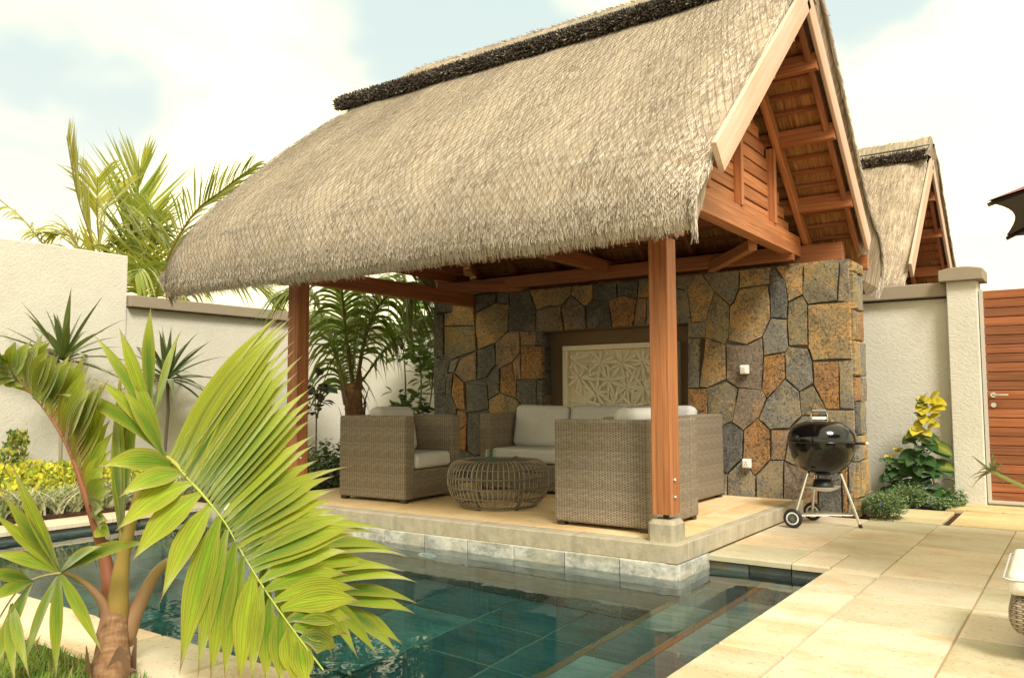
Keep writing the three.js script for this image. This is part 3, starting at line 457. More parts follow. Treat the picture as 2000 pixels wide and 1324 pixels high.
// ================================================================ thatched roofs
const strawG = (() => { const b = new GB(), w = 0.5, r0 = [[-w, 0], [w, 0], [0, 0.45]]; const A = r0.map(([x, z]) => b.v(V(x, 0, z))), B = r0.map(([x, z]) => b.v(V(x * 0.75, 1, z * 0.75 + 0.05))); for (let i = 0; i < 3; i++) { const j = (i + 1) % 3; b.quad(A[i], A[j], B[j], B[i]); } b.tri(B[0], B[1], B[2]); const g = b.geo(false); g.deleteAttribute('color'); g.deleteAttribute('uv'); return g; })();
const strawM = (p, dir, n, L, w, out) => { const y = dir.clone().normalize(), z = n.clone().addScaledVector(y, -n.dot(y)).normalize(), x = V().crossVectors(y, z); const m = new THREE.Matrix4().makeBasis(x.multiplyScalar(w), y.multiplyScalar(L), z.multiplyScalar(w)); m.setPosition(p.x + n.x * out, p.y + n.y * out, p.z + n.z * out); return m; };
// levels: half width, height, left end, right end; the outer ones are smoothed
const LV0 = [[0.05, 4.72, -4.42, 0.54], [0.25, 4.58, -4.48, 0.54], [0.46, 4.40, -4.58, 0.54], [0.8, 4.06, -4.90, 0.54], [1.15, 3.72, -5.12, 0.54], [1.5, 3.37, -5.23, 0.54], [1.85, 3.03, -5.25, 0.54], [2.1, 2.78, -5.19, 0.53], [2.22, 2.6, -5.17, 0.51], [2.29, 2.42, -5.16, 0.49], [2.30, 2.27, -5.15, 0.47], [2.26, 2.17, -5.14, 0.45]];
const LV = []; for (let i = 0; i <= 24; i++) { const t = i / 24 * (LV0.length - 1), k = Math.min(LV0.length - 2, Math.floor(t)), f = t - k, g = (j) => LV0[clamp(j, 0, LV0.length - 1)]; LV.push(g(k).map((_, c) => { const p0 = g(k - 1)[c], p1 = g(k)[c], p2 = g(k + 1)[c], p3 = g(k + 2)[c]; return 0.5 * (2 * p1 + (p2 - p0) * f + (2 * p0 - 5 * p1 + 4 * p2 - p3) * f * f + (3 * p1 - p0 - 3 * p2 + p3) * f * f * f); })); }
const NOUT = LV.length; // from here on the underside
LV.push([2.14, 2.15, -5.10, 0.45], [2.02, 2.32, -5.08, 0.46], [1.85, 2.79, -5.05, 0.50], [1.0, 3.53, -4.9, 0.505], [0.05, 4.38, -4.4, 0.505]);
const NF = 64;
function ring([w, y, xl, xr], zr, s, k) {
  const o = []; if (s < 0) { const b = sst(1.85, 2.25, w); w += 0.36 * b; y += 0.08 * b; if (k < NOUT) { xr += 0.09; y += 0.025; } }
  for (let i = 0; i <= NF; i++) {
    const q = i / NF, x = lerp(xr, xl, q + 0.03 * Math.sin(q * Math.PI * 2) * -1), dl = Math.max(0, x - xl), dr = Math.max(0, xr - x); let e = 0;
    if (k < NOUT) { if (dl < 0.5) e += 0.26 * Math.pow(1 - dl / 0.5, 2); if (dr < 0.3) e += (s > 0 ? 0.17 : 0.04) * Math.pow(1 - dr / 0.3, 2.2); }
    const low = sst(2.3, 2.75, y); o.push(V(x, y + e * lerp(0.12, -0.75, low), zr + s * (w - e * lerp(0.75, 0.66, low) * (w > 0.5 ? 1 : w * 2))));
  }
  return o;
}
function thatchRoof(T, zr, dy, nStraw, nFringe, nRidge, sd, netting) {
  const r = rngOf(sd), q = (a, b) => a + (b - a) * r();
  const SH = [1, -1].map((sg) => LV.map((l, k) => ring(l, zr, sg, k).map((p) => { p.y += dy; if (k > 2 && k < NOUT) { const d = 0.05 * (fbm3(p.x * 1.7, p.y * 1.7, p.z * 1.7, 3, sd) - 0.5); p.y += d; p.z += d * sg; } return p; })));
  const NU = NF + 1;
  const rings = SH[0];
  const surf = (rings, from, to, flip) => { // smooth sheet between two ring numbers
    const P = [], U = [], I = []; let v = 0;
    for (let k = from; k <= to; k++) { if (k > from) v += rings[k][10].distanceTo(rings[k - 1][10]); for (let i = 0; i < NU; i++) { const u = rings[12][i].x; const p = rings[k][i]; P.push(p.x, p.y, p.z); U.push(u, -v); } }
    for (let k = 0; k < to - from; k++) for (let i = 0; i + 1 < NU; i++) { const a = k * NU + i, b = a + 1, c = a + NU, d = c + 1; flip ? I.push(a, c, b, b, c, d) : I.push(a, b, c, b, d, c); }
    const g = new THREE.BufferGeometry(); g.setAttribute('position', new THREE.Float32BufferAttribute(P, 3)); g.setAttribute('uv', new THREE.Float32BufferAttribute(U, 2)); g.setIndex(I); g.computeVertexNormals(); return g;
  };
  SH.forEach((R2, h) => {
    mesh('thatch', surf(R2, 0, NOUT, h), M.thatch, T); mesh('thatch_underside', surf(R2, NOUT, LV.length - 1, h), M.thatchUnder, T);
    for (const e of [0, NU - 1]) { // cut ends at the gables
      const pts = R2.map((R) => R[e]), tri = THREE.ShapeUtils.triangulateShape(pts.map((p) => new THREE.Vector2(p.z, p.y)), []), P = [];
      tri.forEach((t) => t.forEach((i) => P.push(pts[i].x, pts[i].y, pts[i].z))); const g = new THREE.BufferGeometry(); g.setAttribute('position', new THREE.Float32BufferAttribute(P, 3)); g.computeVertexNormals(); mesh('thatch_end', uvBox(g), M.thatch, T);
    }
  });
  // straws laid over the outer faces, most of them on the slope in view
  const tris = [], cdf = []; let tot = 0;
  SH.forEach((R2, h) => { for (let k = 2; k < NOUT - 1; k++) for (let i = 0; i < NF; i++) { if (h && i > 12 && k < 20) continue; const a = R2[k][i], b = R2[k][i + 1], c = R2[k + 1][i], d = R2[k + 1][i + 1]; const n = V().crossVectors(b.clone().sub(a), c.clone().sub(a)); if (!h) n.negate(); tot += n.length() * (h ? 0.6 : 1); n.normalize(); tris.push([a, b, c, d, n, c.clone().sub(a).normalize()]); cdf.push(tot); } });
  const ms = [], cs = [], col = (p) => { const k = r(), g = q(0.8, 1.15) * (p ? 0.80 + 0.4 * fbm3(p.x * 0.9, p.y * 1.6, p.z * 1.6, 4, sd + 21) : 1); return k < 0.05 ? lin(0.20 * g, 0.16 * g, 0.12 * g) : k < 0.3 ? lin(0.40 * g, 0.345 * g, 0.28 * g) : k < 0.75 ? lin(0.51 * g, 0.445 * g, 0.365 * g) : lin(0.65 * g, 0.575 * g, 0.475 * g); };
  for (let s = 0; s < nStraw; s++) {
    const x = r() * tot; let lo = 0, hi = cdf.length - 1; while (lo < hi) { const m = (lo + hi) >> 1; cdf[m] < x ? (lo = m + 1) : (hi = m); }
    const [a, b, c, d, n, dn] = tris[lo]; const u = r(), v = r(), p = a.clone().lerp(b, u).lerp(c.clone().lerp(d, u), v); const nn = n, sd2 = V().crossVectors(dn, nn), sw = 0.5 * (fbm3(p.x * 1.3, p.y * 1.3, p.z, 3, sd + 4) - 0.5);
    const dir = dn.clone().addScaledVector(sd2, sw + q(-0.38, 0.38)).addScaledVector(nn, q(0.0, 0.10)); ms.push(strawM(p, dir, nn, q(0.045, 0.115), q(0.002, 0.0045), q(-0.002, 0.006))); cs.push(col(p));
  }
  // fringe at the eaves
  for (let s = 0; s < nFringe; s++) {
    const h = r() < 0.75 ? 0 : 1, R2 = SH[h], x = r() * NF, i = Math.min(NF - 1, Math.floor(x)), f = x - i, k = NOUT - 3 + Math.floor(r() * 4), A = R2[k], B = R2[k + 1]; const p = A[i].clone().lerp(A[i + 1], f).lerp(B[i].clone().lerp(B[i + 1], f), r());
    const o = V(p.x < -4.9 ? -0.4 : 0, 0, h ? -1 : 1).normalize(); p.y += 0.05; ms.push(strawM(p, V(0, -1, 0).addScaledVector(o, q(-0.12, 0.14)).add(V(q(-0.15, 0.15), 0, q(-0.08, 0.08))), o, q(0.04, 0.066), q(0.003, 0.005), q(-0.01, 0.008))); cs.push(col());
  }
  // straws along the gable edges
  for (let s = 0; s < nFringe * 0.6; s++) { const h = r() < 0.5 ? 0 : 1, R2 = SH[h], k = 2 + Math.floor(r() * (NOUT - 4)), e = r() < 0.7 ? 0 : NF, f = r(), p = R2[k][e].clone().lerp(R2[k + 1][e], f), dn = R2[k + 1][e].clone().sub(R2[k][e]).normalize(); p.y -= q(-0.01, 0.05); ms.push(strawM(p, dn.add(V((e ? -1 : 1) * q(-0.1, 0.22), q(-0.15, 0.05), q(-0.1, 0.1))), V(e ? -1 : 1, 0.3, 0).normalize(), q(0.07, 0.15), q(0.003, 0.006), 0)); cs.push(col()); }
  inst('straws', strawG, M.straw, ms, cs, T);
  // ridge: thatched saddle with a dark ragged lower edge
  const xa = -4.44, xb = 0.60, prof = [[0.50, 4.42], [0.44, 4.52], [0.3, 4.67], [0.16, 4.77], [0, 4.815], [-0.16, 4.77], [-0.3, 4.67], [-0.44, 4.52], [-0.50, 4.42]], b = new GB(); let prev = null;
  for (let i = 0; i <= 70; i++) { const t = i / 70, x = lerp(xb, xa, t), sq = Math.pow(clamp((1 - t) * 26), 0.35) * (0.55 + 0.45 * clamp((1 - t) * 6)), j = 0.03 * (n3(x * 3, 1, 2, sd) - 0.5) - 0.02 * Math.sin(t * 3.1); const row = prof.map(([z, y], k) => b.v(V(x, lerp(4.35, y, sq) + dy + j, zr + z * (0.75 + 0.25 * sq)), [1, 1, 1], x, k * 0.17)); if (prev) for (let k = 0; k + 1 < row.length; k++) b.quad(prev[k], prev[k + 1], row[k + 1], row[k]); else { const c = b.v(V(xb, 4.5 + dy, zr), [1, 1, 1], 0, 0); for (let k = 0; k + 1 < row.length; k++) b.tri(c, row[k + 1], row[k]); } prev = row; }
  const cap = mesh('ridge_cap', b.geo(), M.thatch, T);
  const m2 = [], c2 = [];
  for (const s of [1, -1]) {
    const pts = []; for (let i = 0; i <= 40; i++) { const t = i / 40, x = lerp(xb - 0.02, xa + 0.02, t); pts.push(V(x, 4.44 + dy - 0.02 * Math.sin(t * 3.1), zr + s * 0.475)); }
    mesh('ridge_edge', new GB().tube(pts, (t) => 0.062 + 0.012 * n3(t * 60, 1, 1, sd), 8).geo(), M.ridgeDark, cap);
    for (let k = 0; k < nRidge * (s > 0 ? 0.75 : 0.25); k++) { const t = r(), x = lerp(xb, xa, t), a = q(-0.9, 2.9), R = 0.062, p = V(x, 4.44 + dy - 0.02 * Math.sin(t * 3.1) + R * Math.sin(a), zr + s * (0.475 + R * Math.cos(a))), n = V(q(-0.5, 0.5), Math.sin(a), s * Math.cos(a)).normalize(); m2.push(strawM(p, n.clone().add(V(q(-0.7, 0.7), q(-0.9, 0.3), q(-0.4, 0.4))), n, q(0.02, 0.06), q(0.007, 0.018), 0)); const g = q(0.6, 1.3), kk = r(); c2.push(kk < 0.72 ? lin(0.05 * g, 0.038 * g, 0.028 * g) : kk < 0.92 ? lin(0.13 * g, 0.10 * g, 0.075 * g) : lin(0.34 * g, 0.31 * g, 0.26 * g)); }
  }
  for (let k = 0; k < nRidge * 0.8; k++) { const t = r(), x = lerp(xb, xa + 0.1, t), f = q(-1, 1), z = 0.42 * f, y = 4.815 - 0.42 * Math.pow(Math.abs(f), 1.6) - 0.01, n = V(0, 1, f * 1.2).normalize(), sq = Math.pow(clamp((1 - t) * 26), 0.35) * (0.55 + 0.45 * clamp((1 - t) * 6)); m2.push(strawM(V(x, lerp(4.35, y, sq) + dy - 0.02 * Math.sin(t * 3.1), zr + z), V(q(-0.5, 0.1), -Math.abs(f), Math.sign(f) * 0.8), n, q(0.08, 0.16), q(0.005, 0.009), 0.006)); c2.push(col()); }
  inst('ridge_straws', strawG, M.straw, m2, c2, T);
  mesh('ridge_rod', new GB().tube([V(xb + 0.02, 4.60 + dy, zr + 0.38), V(-1.5, 4.585 + dy, zr + 0.38), V(xa + 0.35, 4.575 + dy, zr + 0.365)], 0.012, 7).geo(), M.greyPlastic, cap);
  if (netting) { // wire net over the front slope
    const b3 = new GB(), S = (u, v) => { const kf = 5 + v * (NOUT - 7), k = Math.min(NOUT - 2, Math.floor(kf)), f = kf - k, x = u * NF, i = Math.min(NF - 1, Math.floor(x)), g = x - i; const A = rings[k][i].clone().lerp(rings[k][i + 1], g), B = rings[k + 1][i].clone().lerp(rings[k + 1][i + 1], g); return A.lerp(B, f).add(V(0, 0.012, 0.012)); };
    const NUu = 96, NV = 44; for (let s of [1, -1]) for (let u0 = -NV; u0 < NUu + NV; u0++) { let pr = null; for (let k = 0; k <= NV; k++) { const uu = u0 + s * k * 0.5 + (s < 0 ? NV / 2 : 0) + 0.12 * (hash(u0, k, s, 3) - 0.5); if (uu < 0 || uu > NUu) { pr = null; continue; } const p = S(uu / NUu, k / NV); if (pr) { const t = p.clone().sub(pr), x = V().crossVectors(t, V(0, 0.7, 0.7)).setLength(0.0013), y = V(0, 0.0013, 0.0013); const ring3 = (c) => [b3.v(c.clone().add(x)), b3.v(c.clone().sub(x)), b3.v(c.clone().add(y))]; const A = ring3(pr), B = ring3(p); for (let i = 0; i < 3; i++) b3.quad(A[i], A[(i + 1) % 3], B[(i + 1) % 3], B[i]); } pr = p; } }
    mesh('wire_net', b3.geo(), M.wire, T).userData.kind = 'stuff';
  }
}
function gableTimber(T, zr, dy, full) {
  const y = (w, o = 0) => 4.29 + dy - 0.885 * w + o;
  for (const s of [1, -1]) {
    const e = s > 0 ? 2.08 : 1.99; // barge boards
    const A = V(0.585, y(0.0, 0.13), zr + s * 0.01), B = V(0.585, y(e, 0.13), zr + s * e); bar(T, 'barge_board', A, B, 0.2, 0.035, M.barge);
    bar(T, 'barge_rafter', V(0.50, y(0.02, 0.06), zr + s * 0.02), V(0.50, y(1.95, 0.06), zr + s * 1.95), 0.12, 0.05, M.wood2);
    [[0.35, 0], [0.88, 0.0], [1.46, 0], [2.06, 0]].forEach(([w]) => bar(T, 'purlin', V(full ? -4.3 : -0.6, y(w, 0.03), zr + s * w), V(s > 0 && w > 2 ? 0.3 : 0.565, y(w, 0.03), zr + s * w), 0.15, 0.075, M.wood));
    for (let w = 0.12; w < 2.05; w += 0.125) if (![0.35, 0.88, 1.46, 2.06].some((q) => Math.abs(q - w) < 0.07)) bar(T, 'batten', V(full ? -4.4 : -0.6, y(w, 0.115), zr + s * w), V(0.505, y(w, 0.115), zr + s * w), 0.032, 0.045, M.wood2, 0.003);
    bar(T, 'rafter', V(0.04, y(0.04, 0.0), zr + s * 0.04), V(0.04, y(1.98, 0.0), zr + s * 1.98), 0.13, 0.06, M.wood3);
    if (full) for (let x = -4.2; x < -0.3; x += 0.6) bar(T, 'rafter', V(x, y(0.04, 0.05), zr + s * 0.04), V(x, y(2.0, 0.05), zr + s * 2.0), 0.11, 0.05, M.wood2);
  }
  if (full) { let i2 = 0; for (let yy = 2.62; yy < 4.1; yy += 0.125) { const w = (4.26 - yy - 0.13) / 0.885; if (w > 0.06) mesh('gable_board', cbox(2 * w, 0.118, 0.022, 0.004).rotateY(Math.PI / 2), M.wood2, T, [-4.3, yy + 0.06, zr]); } }
  // boarded gable set back from the edge
  const yb = 2.76 + dy, hw = (yy) => (4.26 + dy - yy) / 0.885 - 0.02; let i = 0;
  for (let yy = yb; yy < 4.1 + dy; yy += 0.125) { const w = hw(yy + 0.13) - 0.06; if (w < 0.08) break; const L = 2 * Math.min(w, 1.66); mesh('gable_board', at(cbox(L, 0.109, 0.022, 0.004), 0, 0, 0).rotateY(Math.PI / 2), M.boards[i++ % 4], T, [-0.06, yy + 0.06, zr]); }
  mesh('gable_backing', (() => { const g = prism([[-1.62, yb], [1.62, yb], [0.05, 4.2 + dy], [-0.05, 4.2 + dy]], 0.01, 0.001); g.rotateY(Math.PI / 2); return uvBox(g); })(), M.wood2, T, [-0.09, 0, zr]);
  for (const z of [0.78, 0.03, -0.87]) bar(T, 'gable_stud', V(-0.02, yb, zr + z), V(-0.02, Math.min(4.2 + dy, y(Math.abs(z), -0.03)), zr + z), 0.055, 0.085, M.wood3);
  bar(T, 'tie_beam', V(-0.055, 2.655 + dy, zr + 1.72), V(-0.055, 2.655 + dy, zr - 1.68), 0.2, 0.12, M.wood3, 0.006);
}
{
  const T = thing('thatched_pavilion', 'open poolside pavilion with thatched gable roof on wooden posts', 'pavilion');
  thatchRoof(T, -1.46, 0, 290000, 24000, 20000, 401, true); gableTimber(T, -1.46, 0, true);
  // posts on concrete feet
  for (const [x, z] of [[-0.155, -0.17], [-4.12, -0.17]]) {
    mesh('post', at(cbox(1.97, 0.15, 0.15, 0.006), 0, 0, 0).rotateZ(Math.PI / 2), M.wood, T, [x, HP + 0.19 + 0.985, z]);
    const f = mesh('post_footing', (() => { const b = 0.105, c = 0.025, g = prism([[-b + c, -b], [b - c, -b], [b, -b + c], [b, b - c], [b - c, b], [-b + c, b], [-b, b - c], [-b, -b + c]], 0.155, 0.03); g.rotateX(-Math.PI / 2); return uvBox(g); })(), M.block, T, [x, HP, z]);
    mesh('dowel', new THREE.CylinderGeometry(0.022, 0.022, 0.05, 12), M.dark, f, [0, 0.172, 0]);
    for (const y of [0.12, 0.24]) { mesh('bolt', new THREE.SphereGeometry(0.014, 12, 8), M.steel, T, [x + 0.078, HP + 0.19 + y, z + 0.02]); }
  }
  bar(T, 'front_beam', V(-4.4, 2.39, -0.17), V(0.0, 2.39, -0.17), 0.17, 0.1, M.wood2); bar(T, 'back_beam', V(-4.4, 2.57, -3.2), V(0.4, 2.57, -3.2), 0.2, 0.12, M.wood2); bar(T, 'wall_plate', V(-4.4, 2.56, -2.9), V(0.0, 2.56, -2.9), 0.14, 0.08, M.wood2);
  bar(T, 'side_beam', V(-4.12, 2.39, -0.1), V(-4.12, 2.39, -3.2), 0.17, 0.1, M.wood2); bar(T, 'cross_beam', V(-2.1, 2.62, -0.1), V(-2.1, 2.62, -3.15), 0.14, 0.09, M.wood2);
  bar(T, 'corner_brace', V(-4.12, 2.50, -0.9), V(-3.3, 2.50, -0.17), 0.1, 0.08, M.wood2); bar(T, 'corner_brace', V(-4.12, 2.50, -2.3), V(-3.3, 2.50, -3.1), 0.1, 0.08, M.wood2); bar(T, 'corner_brace', V(-0.85, 2.50, -2.9), V(-0.12, 2.53, -2.05), 0.1, 0.08, M.wood);
}
{
  const T = thing('thatched_hut', 'neighbouring thatched hut with wooden gable rising behind the wall', 'hut');
  thatchRoof(T, -7.92, 0.12, 70000, 6000, 6000, 733, false); gableTimber(T, -7.92, 0.12, false);
  mesh('hut_wall', at(rbox(4.4, 2.5, 3.1, 0.02), -2.22, 1.25, -7.92), M.stucco, T);
}
// ================================================================ furniture
function cushion(w, h, d, puff = 0.16, sd = 1, rad = 0.06) {
  let g = new RoundedBoxGeometry(w, h, d, 7, Math.min(rad, h * 0.45, d * 0.45)); g.deleteAttribute('uv'); g.deleteAttribute('normal'); g = mergeVertices(g, 1e-4);
  const p = g.attributes.position;
  for (let i = 0; i < p.count; i++) {
    const x = p.getX(i), y = p.getY(i), z = p.getZ(i), a = x / (w / 2), b = y / (h / 2), c = z / (d / 2);
    const by = 1 - puff + puff * (1 - Math.pow(Math.abs(a), 3)) * (1 - Math.pow(Math.abs(c), 3)) * 1.6, bz = 1 - puff * 0.5 + puff * (1 - Math.pow(Math.abs(a), 3)) * (1 - b * b);
    const wv = 0.010 * (fbm3(x * 6 + sd * 3, y * 6, z * 6, 3, 5 + sd) - 0.5);
    p.setXYZ(i, x * (1 - 0.02 * (1 - b * b)) + wv, h < d ? y * by + wv : y * (0.97 + 0.03 * (1 - a * a)) + wv, h < d ? z : z * (bz) + wv);
  }
  g.computeVertexNormals(); return uvBox(g, sd * 0.37, sd * 0.71);
}
function wickerSeat(T, W, D, n) {
  const H = 0.84, a = 0.15, ft = 0.03, mk = (nm, w, h, d, x, y, z) => mesh(nm, at(rbox(w, h, d, 0.022, 2), x, y, z), M.wicker, T);
  for (const s of [-1, 1]) mk('arm', a, H - ft, D, s * (W / 2 - a / 2), ft + (H - ft) / 2, 0);
  mk('backrest', W - 2 * a + 0.01, H - ft, a, 0, ft + (H - ft) / 2, -D / 2 + a / 2);
  mk('seat_base', W - 2 * a + 0.01, 0.28, D - a, 0, ft + 0.14, a / 2 - 0.012);
  for (const x of [-1, 1]) for (const z of [-1, 1]) mesh('foot', at(rbox(0.07, 0.032, 0.07, 0.006), x * (W / 2 - 0.05), 0.016, z * (D / 2 - 0.05)), M.dark, T);
  const iw = (W - 2 * a) / n, ns = n > 1 ? 2 : 1, sw = (W - 2 * a) / ns;
  for (let i = 0; i < ns; i++) mesh('seat_cushion', at(cushion(sw - 0.008, 0.165, D - a - 0.02, 0.10, i + 3, 0.05), -W / 2 + a + sw * (i + 0.5), 0.31 + 0.082, a / 2 + 0.015), M.fabric, T);
  for (let i = 0; i < n; i++) { const c = mesh('back_cushion', cushion(iw - 0.012, 0.48, 0.18, 0.22, i + 9, 0.07), M.fabric, T, [-W / 2 + a + iw * (i + 0.5), 0.465 + 0.225, -D / 2 + a + 0.19]); c.rotation.x = -0.18; c.rotation.z = rr(-0.02, 0.02); }
}
wickerSeat(thing('armchair', 'wicker armchair by the coconut palm, facing the table', 'armchair', [-3.54, HP, -1.05], Math.PI / 2 + 0.04, 'wicker armchairs'), 0.9, 0.88, 1);
wickerSeat(thing('armchair', 'wicker armchair behind the wooden post on a concrete block', 'armchair', [-0.79, HP, -0.81], -Math.PI / 2 - 0.02, 'wicker armchairs'), 0.92, 0.84, 1);
wickerSeat(thing('sofa', 'wicker sofa with grey cushions against the stone wall', 'sofa', [-1.99, HP, -2.42], 0), 2.5, 0.84, 3);
{ // round cane table
  const T = thing('coffee_table', 'low round coffee table of bent cane hoops', 'table', [-2.24, HP, -0.99]);
  const prof = [[0.30, 0.425], [0.36, 0.432], [0.43, 0.405], [0.468, 0.34], [0.478, 0.26], [0.468, 0.18], [0.44, 0.11], [0.395, 0.05], [0.35, 0.02]];
  const c = curve(prof.map(([r, y]) => V(r, y, 0))), pts = c.getPoints(18), g = new GB().tube(pts, 0.0048, 5).geo();
  for (let i = 0; i < 60; i++) mesh('cane_rib', g, M.cane, T, [0, 0, 0], [0, i / 60 * Math.PI * 2 + rr(-0.006, 0.006), 0]);
  for (const [r, y, t] of [[0.30, 0.425, 0.011], [0.452, 0.365, 0.007], [0.475, 0.285, 0.008], [0.470, 0.195, 0.008], [0.432, 0.105, 0.008], [0.35, 0.02, 0.011]]) mesh('cane_ring', new THREE.TorusGeometry(r + 0.004, t, 7, 72).rotateX(Math.PI / 2), M.caneGrey, T, [0, y, 0]);
  const in_ = c.getPoints(14).map((p) => V(p.x - 0.016, p.y, 0)), lg = new GB().tube(in_, 0.015, 7).geo();
  for (let i = 0; i < 6; i++) { const a = i / 6 * Math.PI * 2 + 0.62; mesh('leg', lg, M.caneGrey, T, [0, 0, 0], [0, a, 0]); mesh('foot', new THREE.CylinderGeometry(0.016, 0.016, 0.02, 10), M.dark, T, [Math.cos(-a) * 0.34, 0.01, Math.sin(-a) * 0.34]); }
  // inner shelf and ring
  const slat = []; for (let x = -0.28; x <= 0.281; x += 0.07) { const L = 2 * Math.sqrt(0.30 * 0.30 - x * x); if (L > 0.05) mesh('top_slat', at(cbox(L, 0.012, 0.045, 0.003).rotateY(Math.PI / 2), x, 0.415, 0), M.caneGrey, T); }
  const V0 = thing('glass_holder', 'clear square glass candle holder on the cane table', 'candle holder', [-2.29, HP + 0.422, -0.95], 0.5);
  const w = 0.05, h = 0.105, th = 0.005; for (const [a, b, x, z] of [[2 * w, th, 0, w], [2 * w, th, 0, -w], [th, 2 * w - 0.012, w - 0.003, 0], [th, 2 * w - 0.012, -w + 0.003, 0]]) mesh('glass_side', at(box(a, h, b), x, h / 2, z), M.glass, V0); mesh('glass_base', at(box(2 * w - 0.012, 0.008, 2 * w - 0.012), 0, 0.005, 0), M.glass, V0);
}
{ // kettle grill
  const K = thing('kettle_grill', 'black enamel kettle barbecue on chrome legs with white-ringed wheels', 'barbecue', [0.37, 0, -2.31]);
  const R = 0.287, y0 = 0.745;
  const bowl = []; for (let i = 0; i <= 18; i++) { const t = i / 18; bowl.push([R * Math.pow(Math.cos(t * Math.PI / 2), 0.62), y0 - 0.285 * Math.pow(Math.sin(t * Math.PI / 2), 1.15)]); }
  mesh('bowl', lathe(bowl.map(([a, b]) => [Math.max(a, 0.0001), b]).reverse(), 64), M.enamel, K);
  mesh('rim', new THREE.TorusGeometry(R + 0.004, 0.007, 10, 72).rotateX(Math.PI / 2), M.enamel, K, [0, y0, 0]);
  const lid = []; for (let i = 0; i <= 18; i++) { const t = i / 18; lid.push([Math.max(0.0001, (R + 0.006) * Math.pow(Math.cos(t * Math.PI / 2), 0.6)), y0 + 0.008 + 0.178 * Math.sin(t * Math.PI / 2)]); }
  const L = mesh('lid', lathe(lid, 64), M.enamel, K);
  mesh('lid_vent', at(new THREE.CylinderGeometry(0.045, 0.05, 0.008, 24), 0, 0, 0), M.alu, L, [0.14, y0 + 0.164, 0.05], [0.14, 0, -0.36]);
  const hd = mesh('handle', new GB().tube([V(-0.07, 0, 0), V(-0.068, 0.055, 0), V(-0.05, 0.082, 0), V(0.05, 0.082, 0), V(0.068, 0.055, 0), V(0.07, 0, 0)], 0.006, 8).geo(), M.steel, L, [-0.01, y0 + 0.185, 0.02]); hd.rotation.y = 0.45;
  mesh('grip', at(rbox(0.135, 0.026, 0.034, 0.011, 2), 0, 0.084, 0), M.greyPlastic, hd); mesh('heat_shield', at(rbox(0.12, 0.03, 0.003, 0.001), 0, 0.015, 0.02), M.steel, hd, [0, 0, 0], [-0.7, 0, 0]);
  const s = mesh('side_handle', new GB().tube([V(R - 0.01, y0 - 0.012, -0.02), V(R + 0.075, y0 - 0.012, -0.02)], 0.012, 8).geo(), M.plastic, K); mesh('hook', new THREE.SphereGeometry(0.016, 12, 8), M.alu, s, [R + 0.085, y0 - 0.012, -0.02]);
  const top = 0.53, leg = (x, z, tx, tz, y1) => { mesh('leg', new GB().tube([V(tx, top, tz), V(x, y1, z)], 0.0125, 12).geo(), M.steel, K); mesh('leg_socket', new GB().tube([V(lerp(tx, x, -0.12), top + 0.06, lerp(tz, z, -0.12)), V(lerp(tx, x, 0.12), top - 0.065, lerp(tz, z, 0.12))], 0.0155, 12).geo(), M.plastic, K); };
  leg(0.29, -0.06, 0.125, -0.02, 0.012); mesh('foot_cap', new GB().tube([V(0.283, 0.03, -0.058), V(0.295, 0.0, -0.061)], 0.016, 10).geo(), M.plastic, K);
  leg(-0.19, 0.23, -0.085, 0.10, 0.085); leg(-0.17, -0.25, -0.08, -0.10, 0.085);
  for (const [x, z] of [[-0.195, 0.262], [-0.175, -0.282]]) { const w = mesh('wheel', new THREE.TorusGeometry(0.066, 0.017, 12, 40), M.plastic, K, [x, 0.083, z]); mesh('white_ring', new THREE.CylinderGeometry(0.06, 0.06, 0.024, 36).rotateX(Math.PI / 2), M.white, w); mesh('hub', new THREE.CylinderGeometry(0.041, 0.041, 0.034, 30).rotateX(Math.PI / 2), M.plastic, w); for (let k = 0; k < 5; k++) mesh('hub_rib', at(box(0.005, 0.07, 0.004), 0, 0, 0.0185), M.greyPlastic, w, [0, 0, 0], [0, 0, k / 5 * Math.PI]); }
  mesh('axle', new GB().tube([V(-0.195, 0.083, 0.26), V(-0.175, 0.083, -0.28)], 0.006, 8).geo(), M.steel, K);
  for (let k = 0; k < 7; k++) { const f = k / 6; mesh('rack_wire', new GB().tube([V(-0.185, 0.10, lerp(0.22, -0.24, f)), V(0.24, 0.11, lerp(0.0, -0.1, f))], 0.003, 6).geo(), M.steel, K); }
  mesh('ash_pan', lathe([[0.0001, 0.305], [0.07, 0.31], [0.12, 0.328], [0.15, 0.35], [0.152, 0.352], [0.12, 0.335], [0.0001, 0.315]], 44), M.alu, K); mesh('ash_vent', lathe([[0.0001, 0.345], [0.09, 0.345], [0.088, 0.36], [0.072, 0.41], [0.0001, 0.412]], 36), M.plastic, K); mesh('bowl_vent', new THREE.CylinderGeometry(0.09, 0.07, 0.04, 30), M.plastic, K, [0, 0.468, 0]);
}
